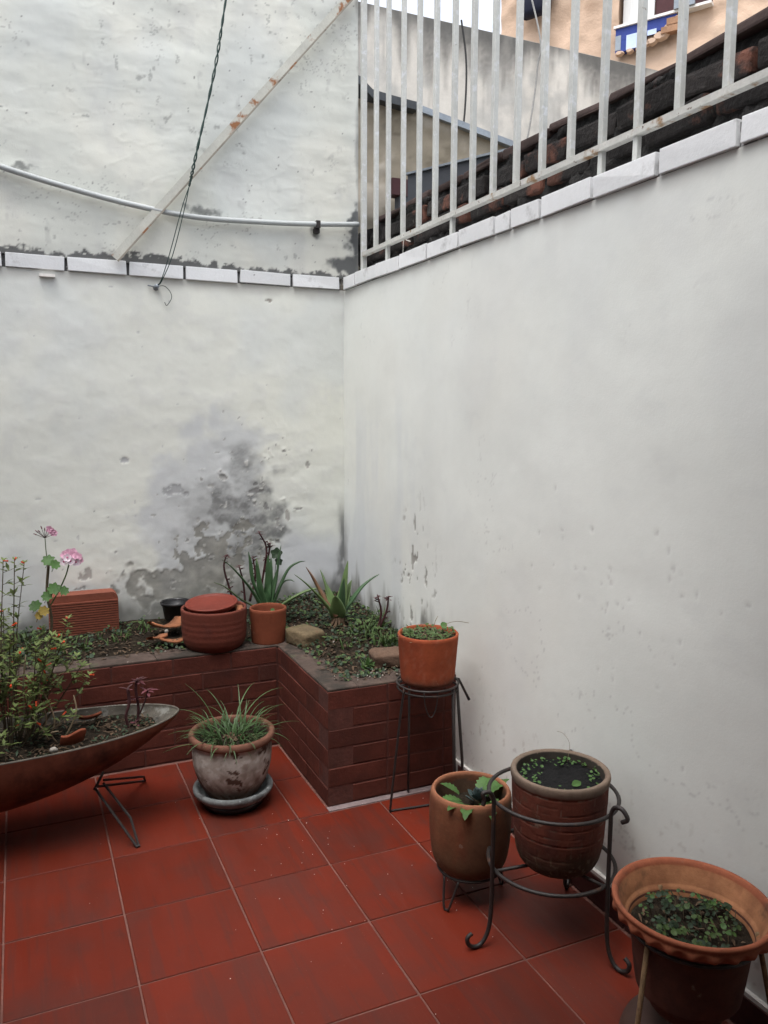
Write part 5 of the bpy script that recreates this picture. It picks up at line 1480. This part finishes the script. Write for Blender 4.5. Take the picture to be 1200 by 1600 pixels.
# ------------------------------------------------------------------ plants in the brick planter
al = thing('aloe', 'tall dark green aloe with long arching leaves behind the small terracotta pot', 'plant', (1.17, .66, .49))
ab = (1.165, .665, .49)
for (tip, mid, w_, mt_) in (((.944, .64, .815), (1.07, .65, .68), .028, 'aloe'), ((1.349, .63, .780), (1.265, .65, .74), .030, 'aloe'), ((1.236, .66, .860), (1.215, .67, .72), .034, 'aloe'), ((1.073, .65, .842), (1.095, .66, .70), .030, 'aloe'), ((1.283, .60, .690), (1.235, .64, .68), .022, 'aloe'), ((1.175, .67, .815), (1.17, .67, .66), .034, 'aloe'),
                            ((1.125, .70, .80), (1.14, .69, .65), .052, 'aloe_light'), ((1.10, .62, .80), (1.125, .64, .66), .034, 'aloe'), ((.90, .62, .715), (1.03, .64, .62), .020, 'aloe_light'), ((1.42, .58, .645), (1.30, .60, .625), .036, 'aloe_light'), ((1.205, .72, .79), (1.19, .70, .65), .034, 'aloe')):
    b_ = Vector(ab) + (Vector(mid) - Vector(ab)) * .06
    q1 = Vector(ab) * .55 + Vector(mid) * .45
    link('leaf', fleshy_leaf([b_, q1 + Vector((0, 0, .02)), mid, Vector(mid) * .4 + Vector(tip) * .6 + Vector((0, 0, .012)), tip], w_ * 1.25, w_ * .38), MT[mt_], al, True)
a2 = thing('aloe', 'paler spiky aloe with a browned leaf in the corner of the brick planter', 'plant', (1.445, .42, .52))
ab = (1.44, .43, .545)
for (tip, mid, w_, mt_) in (((1.504, .46, .800), (1.475, .45, .66), .040, 'aloe_light'), ((1.231, .44, .760), (1.34, .43, .66), .030, 'aloe_light'), ((1.640, .40, .735), (1.555, .42, .675), .026, 'aloe'), ((1.297, .47, .785), (1.36, .46, .68), .048, 'aloe_brown'), ((1.378, .50, .760), (1.41, .48, .66), .034, 'aloe_light'), ((1.452, .38, .735), (1.447, .40, .63), .036, 'aloe'),
                            ((1.40, .36, .66), (1.42, .39, .61), .05, 'aloe_light'), ((1.53, .48, .70), (1.49, .46, .62), .04, 'aloe_light')):
    b_ = Vector(ab) + (Vector(mid) - Vector(ab)) * .05; q1 = Vector(ab) * .5 + Vector(mid) * .5
    link('leaf', fleshy_leaf([b_, q1 + Vector((0, 0, -.004)), mid, Vector(mid) * .45 + Vector(tip) * .55 + Vector((0, 0, .006)), tip], w_ * 1.6, w_ * .42), MT[mt_], a2, True)
MB().tube([(1.445, .425, .47), (1.442, .43, .52), (1.44, .43, .56)], [.030, .034, .022], 10).build('stem', MT['litter'], a2, True)
mb = MB(); r = random.Random(12)
for _ in range(40):
    a = r.uniform(0, 6.28); leaf_poly(mb, (1.443 + .02 * math.cos(a), .425 + .02 * math.sin(a), .55 - r.uniform(0, .05)), (math.cos(a), math.sin(a), -1.2), (math.cos(a), math.sin(a), .5), r.uniform(.04, .09), .012, .2, .1, 3)
props(mb.build('dead_leaves', MT['litter'], a2, True), kind='stuff')


def dark_succ(label, stems, seed, tips=7):
    r = random.Random(seed)
    t = thing('dark_succulent', label, 'plant', stems[0][0]); sm = MB(); lv = MB()
    for pts in stems:
        C = spline(pts, 6); n = len(C); sm.tube(C, [.0065 * (1 - .5 * i / n) for i in range(n)], 6)
        for i in range(n // 3, n):
            if r.random() < .55:
                a = r.uniform(0, 6.28); p = C[i]
                sm.tube([p, p + Vector((math.cos(a), math.sin(a), .4)) * .018], .003, 4)
                leaf_poly(lv, p, (math.cos(a), math.sin(a), r.uniform(-.2, .7)), (0, 0, 1), r.uniform(.018, .034), r.uniform(.008, .012), .3, .3, 3)
        for k in range(tips):
            a = k * 2.4; leaf_poly(lv, C[-1] - Vector((0, 0, .006 * (k % 3))), (math.cos(a), math.sin(a), .5), (0, 0, 1), r.uniform(.018, .032), .011, .3, .4, 3)
    sm.build('stems', MT['purple'], t, True); props(lv.build('foliage', MT['purple'], t, True), kind='stuff')


dark_succ('dark maroon stalked succulent rising behind the tall aloe against the back wall', [[(1.05, .80, .50), (1.02, .80, .62), (.99, .80, .74), (1.0, .80, .80)], [(1.10, .82, .50), (1.09, .82, .65), (1.07, .82, .74)], [(1.16, .84, .50), (1.20, .84, .70), (1.215, .84, .82), (1.18, .84, .90)], [(1.20, .84, .70), (1.225, .84, .78), (1.235, .84, .84)], [(1.12, .82, .56), (1.15, .82, .68), (1.14, .82, .78)]], 3)
dark_succ('short dark maroon succulent stalk in the planter against the right wall', [[(1.55, .22, .51), (1.565, .21, .60), (1.545, .20, .675)], [(1.555, .22, .52), (1.585, .20, .60), (1.595, .195, .67)]], 5, 5)
mb = MB(); round_leaf(mb, (1.255, .80, .795), (-.2, -.9, .3), .028, 5, 20, .2); round_leaf(mb, (1.265, .80, .755), (.1, -.9, .3), .02, 5, 20, .2); mb.tube([(1.25, .81, .50), (1.245, .81, .65), (1.256, .80, .795)], .0015, 5)
t = thing('broad_leaf_weed', 'thin weed with two bright rounded leaves beside the tall aloe', 'plant', (1.25, .81, .50)); mb.build('leaf', MT['leaf_dark'], t)

# ground cover
mb = MB(); mb2 = MB(); mb3 = MB(); peb = MB()
r = random.Random(77)


def on_soil():
    while True:
        if r.random() < .5: x, y = r.uniform(-.1, 1.66), r.uniform(PYS + .07, .93)
        else: x, y = r.uniform(PX + .07, 1.66), r.uniform(PYF + .06, .9)
        return x, y


for _ in range(2800):
    x, y = on_soil(); z = max(SH(x, y), .462); d_ = float(fbm(np.array([x * 6 + 30]), np.array([y * 6 + 30]), 200, 3)[0])
    if d_ < .38: continue
    round_leaf(mb if r.random() < .72 else mb2, (x, y, z + r.uniform(.002, .03) * (d_ * 1.6)), (r.uniform(-.7, .7), r.uniform(-1, .3), 1), r.uniform(.0035, .010), n=6)
for _ in range(1500):
    x, y = on_soil(); z = max(SH(x, y), .463); a = r.uniform(0, 6.28)
    leaf_poly(mb3, (x, y, z + .004), (math.cos(a), math.sin(a), r.uniform(-.1, .4)), (0, 0, 1), r.uniform(.015, .035), r.uniform(.006, .014), .4, .3, 2)
for _ in range(80):
    x, y = on_soil() if r.random() < .6 else (r.uniform(1.18, 1.62), r.uniform(PYF + .03, PYF + .14)); z = max(SH(x, y), .466); s = r.uniform(.0015, .0045)
    peb.tube([(x - s, y, z + .003), (x, y, z + .004 + s * .4), (x + s, y + s * .3, z + .003)], [s * .4, s * .8, s * .3], 5)
# small clumps of grass and taller weeds
for (cx, cy, n_, hmax, rad_) in ((1.55, .12, 60, .10, .06), (1.60, .35, 50, .11, .06), (1.50, .25, 40, .08, .06), (1.36, -.10, 16, .06, .02), (.60, .78, 26, .07, .06), (.80, .86, 16, .10, .06), (.95, .86, 30, .14, .06), (1.62, .0, 40, .10, .04), (.45, .70, 30, .05, .08), (.25, .62, 40, .07, .10), (.1, .70, 50, .12, .10), (1.42, .2, 40, .06, .1)):
    for _ in range(n_):
        a = r.uniform(0, 6.28); q_ = rad_ * math.sqrt(r.random()); x, y = cx + q_ * math.cos(a), cy + q_ * math.sin(a)
        if x > 1.66 or y > .93: continue
        if r.random() < .6: blade(mb2, (x, y, SH(x, y)), r.uniform(0, 6.28), r.uniform(.4, 1) * hmax, r.uniform(.004, .008), r.uniform(.1, .6), r.uniform(.2, 1.3), 4)
        else: leaf_poly(mb2, (x, y, SH(x, y) + r.uniform(.0, hmax * .7)), (math.cos(a), math.sin(a), r.uniform(0, 1)), (0, 0, 1), r.uniform(.02, .035), r.uniform(.010, .018), .2, .2, 3)
for m_, n_, mt_, lab, ct in ((mb, 'ground_cover', 'leaf_dark', 'dark green creeping ground cover over the brick planter soil', 'ground cover'), (mb2, 'weeds', 'leaf_mid', 'brighter green weeds and grass tufts in the brick planter', 'weeds'), (mb3, 'leaf_litter', 'litter', 'dry brown leaves lying on the brick planter soil', 'leaf litter'), (peb, 'gravel', 'pebble', 'small pale pebbles on the brick planter rim and soil', 'gravel')):
    t = m_.build(n_, MT[mt_]); props(t, lab, ct, kind='stuff')
mb = MB(); leaf_poly(mb, (1.355, -.115, .465), (.1, -.1, 1), (0, -1, .2), .055, .016, .2, .05, 4); leaf_poly(mb, (1.36, -.115, .465), (.8, -.2, .7), (0, -1, .6), .04, .014, .2, .1, 4); leaf_poly(mb, (1.35, -.12, .465), (-.7, -.3, .5), (0, -1, .6), .035, .013, .2, .1, 4)
t = thing('sprout', 'bright green sprout near the front rim of the brick planter', 'plant', (1.355, -.115, .465)); mb.build('leaf', MT['leaf_geran'], t)

# ------------------------------------------------------------------ things on the upper wall
pi = thing('conduit_pipe', 'sagging pale grey pipe running across the dirty upper wall', 'pipe', (.9, WY - .03, 2.41))
pp3 = [(-.6, WY - .035, 2.72), (-.25, WY - .035, 2.62), (.09, WY - .035, 2.532), (.343, WY - .035, 2.479), (.613, WY - .035, 2.434), (.902, WY - .035, 2.406), (1.212, WY - .035, 2.413), (1.474, WY - .035, 2.428), (1.745, WY - .035, 2.452)]
MB().tube(spline(pp3, 8), .0125, 12).build('pipe', MT['pipe'], pi, True)
cl_ = MB().box((1.512, WY - .052, 2.412), (1.532, WY - .001, 2.447)); cl_.box((1.508, WY - .03, 2.392), (1.536, WY - .001, 2.413)); cl_.build('clamp', MT['iron'], pi)
br = thing('diagonal_brace', 'diagonal white steel flat bar with rust spots leaning up across the upper wall', 'brace', (.557, WY - .03, 2.19))
A_, B_ = Vector((.545, WY - .066, 2.186)), Vector((1.755, WY - .066, 3.595))
A_.y = B_.y = WY - .046; dr = (B_ - A_).normalized(); nr_ = Vector((dr.z, 0, -dr.x)); dep = Vector((0, 1, 0))
mb = MB()
for (n0, n1, d0, d1, bn_, bm_) in ((-.021, .0195, 0, .004, 'bar', 'brace'), (.0125, .0205, -.006, -.0005, 'shade_flange', 'brace_edge')):  # second strip is darker, a painted shadow line along the bar
    mb = MB()
    ps = [A_ + nr_ * n0 + dep * d0, A_ + nr_ * n1 + dep * d0, A_ + nr_ * n1 + dep * d1, A_ + nr_ * n0 + dep * d1]
    mb.add(ps + [p + (B_ - A_) for p in ps], [(3, 2, 1, 0), (4, 5, 6, 7), (0, 1, 5, 4), (1, 2, 6, 5), (2, 3, 7, 6), (3, 0, 4, 7)])
    mb.build(bn_, MT[bm_], br)
tw = thing('twisted_wire', 'dark green twisted wire hanging down the upper wall to a nail under the coping', 'wire', (.737, WY - .06, 2.08))
C = spline([(1.19, WY - .085, 4.0), (1.072, WY - .085, 3.398), (1.007, WY - .085, 3.05), (.908, WY - .09, 2.652), (.88, WY - .08, 2.53)], 40)
for ph in (0, PI):
    pts = []
    for i, p in enumerate(C):
        a = ph + i * .42; k = .0042 * (.9 + .4 * math.sin(i * .11)); pts.append(p + Vector((math.cos(a) * k, math.sin(a) * k, 0)))
    MB().tube(pts, .0036, 5).build('strand', MT['greenwire'], tw, True)
MB().tube(spline([C[-1], (.857, WY - .075, 2.43), (.80, WY - .06, 2.22), (.752, WY - .035, 2.105), (.735, WY - .02, 2.082)], 10), .0022, 5).build('strand', MT['greenwire'], tw, True)
MB().tube(spline([C[-1], (.845, WY - .072, 2.43), (.785, WY - .058, 2.22), (.748, WY - .035, 2.105), (.730, WY - .02, 2.082)], 10), .0022, 5).build('strand', MT['greenwire'], tw, True)
MB().tube(spline([(.735, WY - .02, 2.08), (.765, WY - .02, 2.082), (.79, WY - .018, 2.06), (.797, WY - .016, 2.03), (.775, WY - .014, 1.995), (.765, WY - .012, 2.01)], 8), .0016, 5).build('loose_end', MT['greenwire'], tw, True)
nl = thing('nail', 'bent grey nail in the lower wall where the green wire is tied', 'nail', (.728, WY, 2.078))
MB().tube([(.728, WY + .003, 2.074), (.730, WY - .012, 2.078), (.732, WY - .026, 2.080)], [.014, .012, .010], 8).build('head', MT['metal'], nl, True)
MB().tube([(.690, WY - .012, 2.082), (.732, WY - .014, 2.076)], .003, 6).build('shank', MT['metal'], nl)

# flecks of paint and petals on the tiles
mb = MB(); r = random.Random(8)
for _ in range(75):
    x, y = (r.gauss(1.03, .22), r.gauss(-.75, .35)) if r.random() < .75 else (r.uniform(.1, 1.6), r.uniform(-1.9, .3))
    if x > 1.64 or (x > 1.1 and y > -.32) or y > .33: continue
    s = r.uniform(.0006, .0017) * (2.0 if r.random() < .06 else 1); a = r.uniform(0, 3.14); ca, sa = math.cos(a) * s, math.sin(a) * s; k = r.uniform(.4, .9)
    z0, z1 = .0008, .0020
    b4 = [(x + ca, y + sa), (x - sa * k, y + ca * k), (x - ca, y - sa), (x + sa * k, y - ca * k)]
    mb.add([(u, v, z0) for u, v in b4] + [(u, v, z1) for u, v in b4], [(4, 5, 6, 7), (0, 1, 5, 4), (1, 2, 6, 5), (2, 3, 7, 6), (3, 0, 4, 7)])
t = mb.build('paint_flecks', MT['chip']); props(t, 'tiny white flecks of paint scattered on the red tiles', 'flecks', kind='stuff')
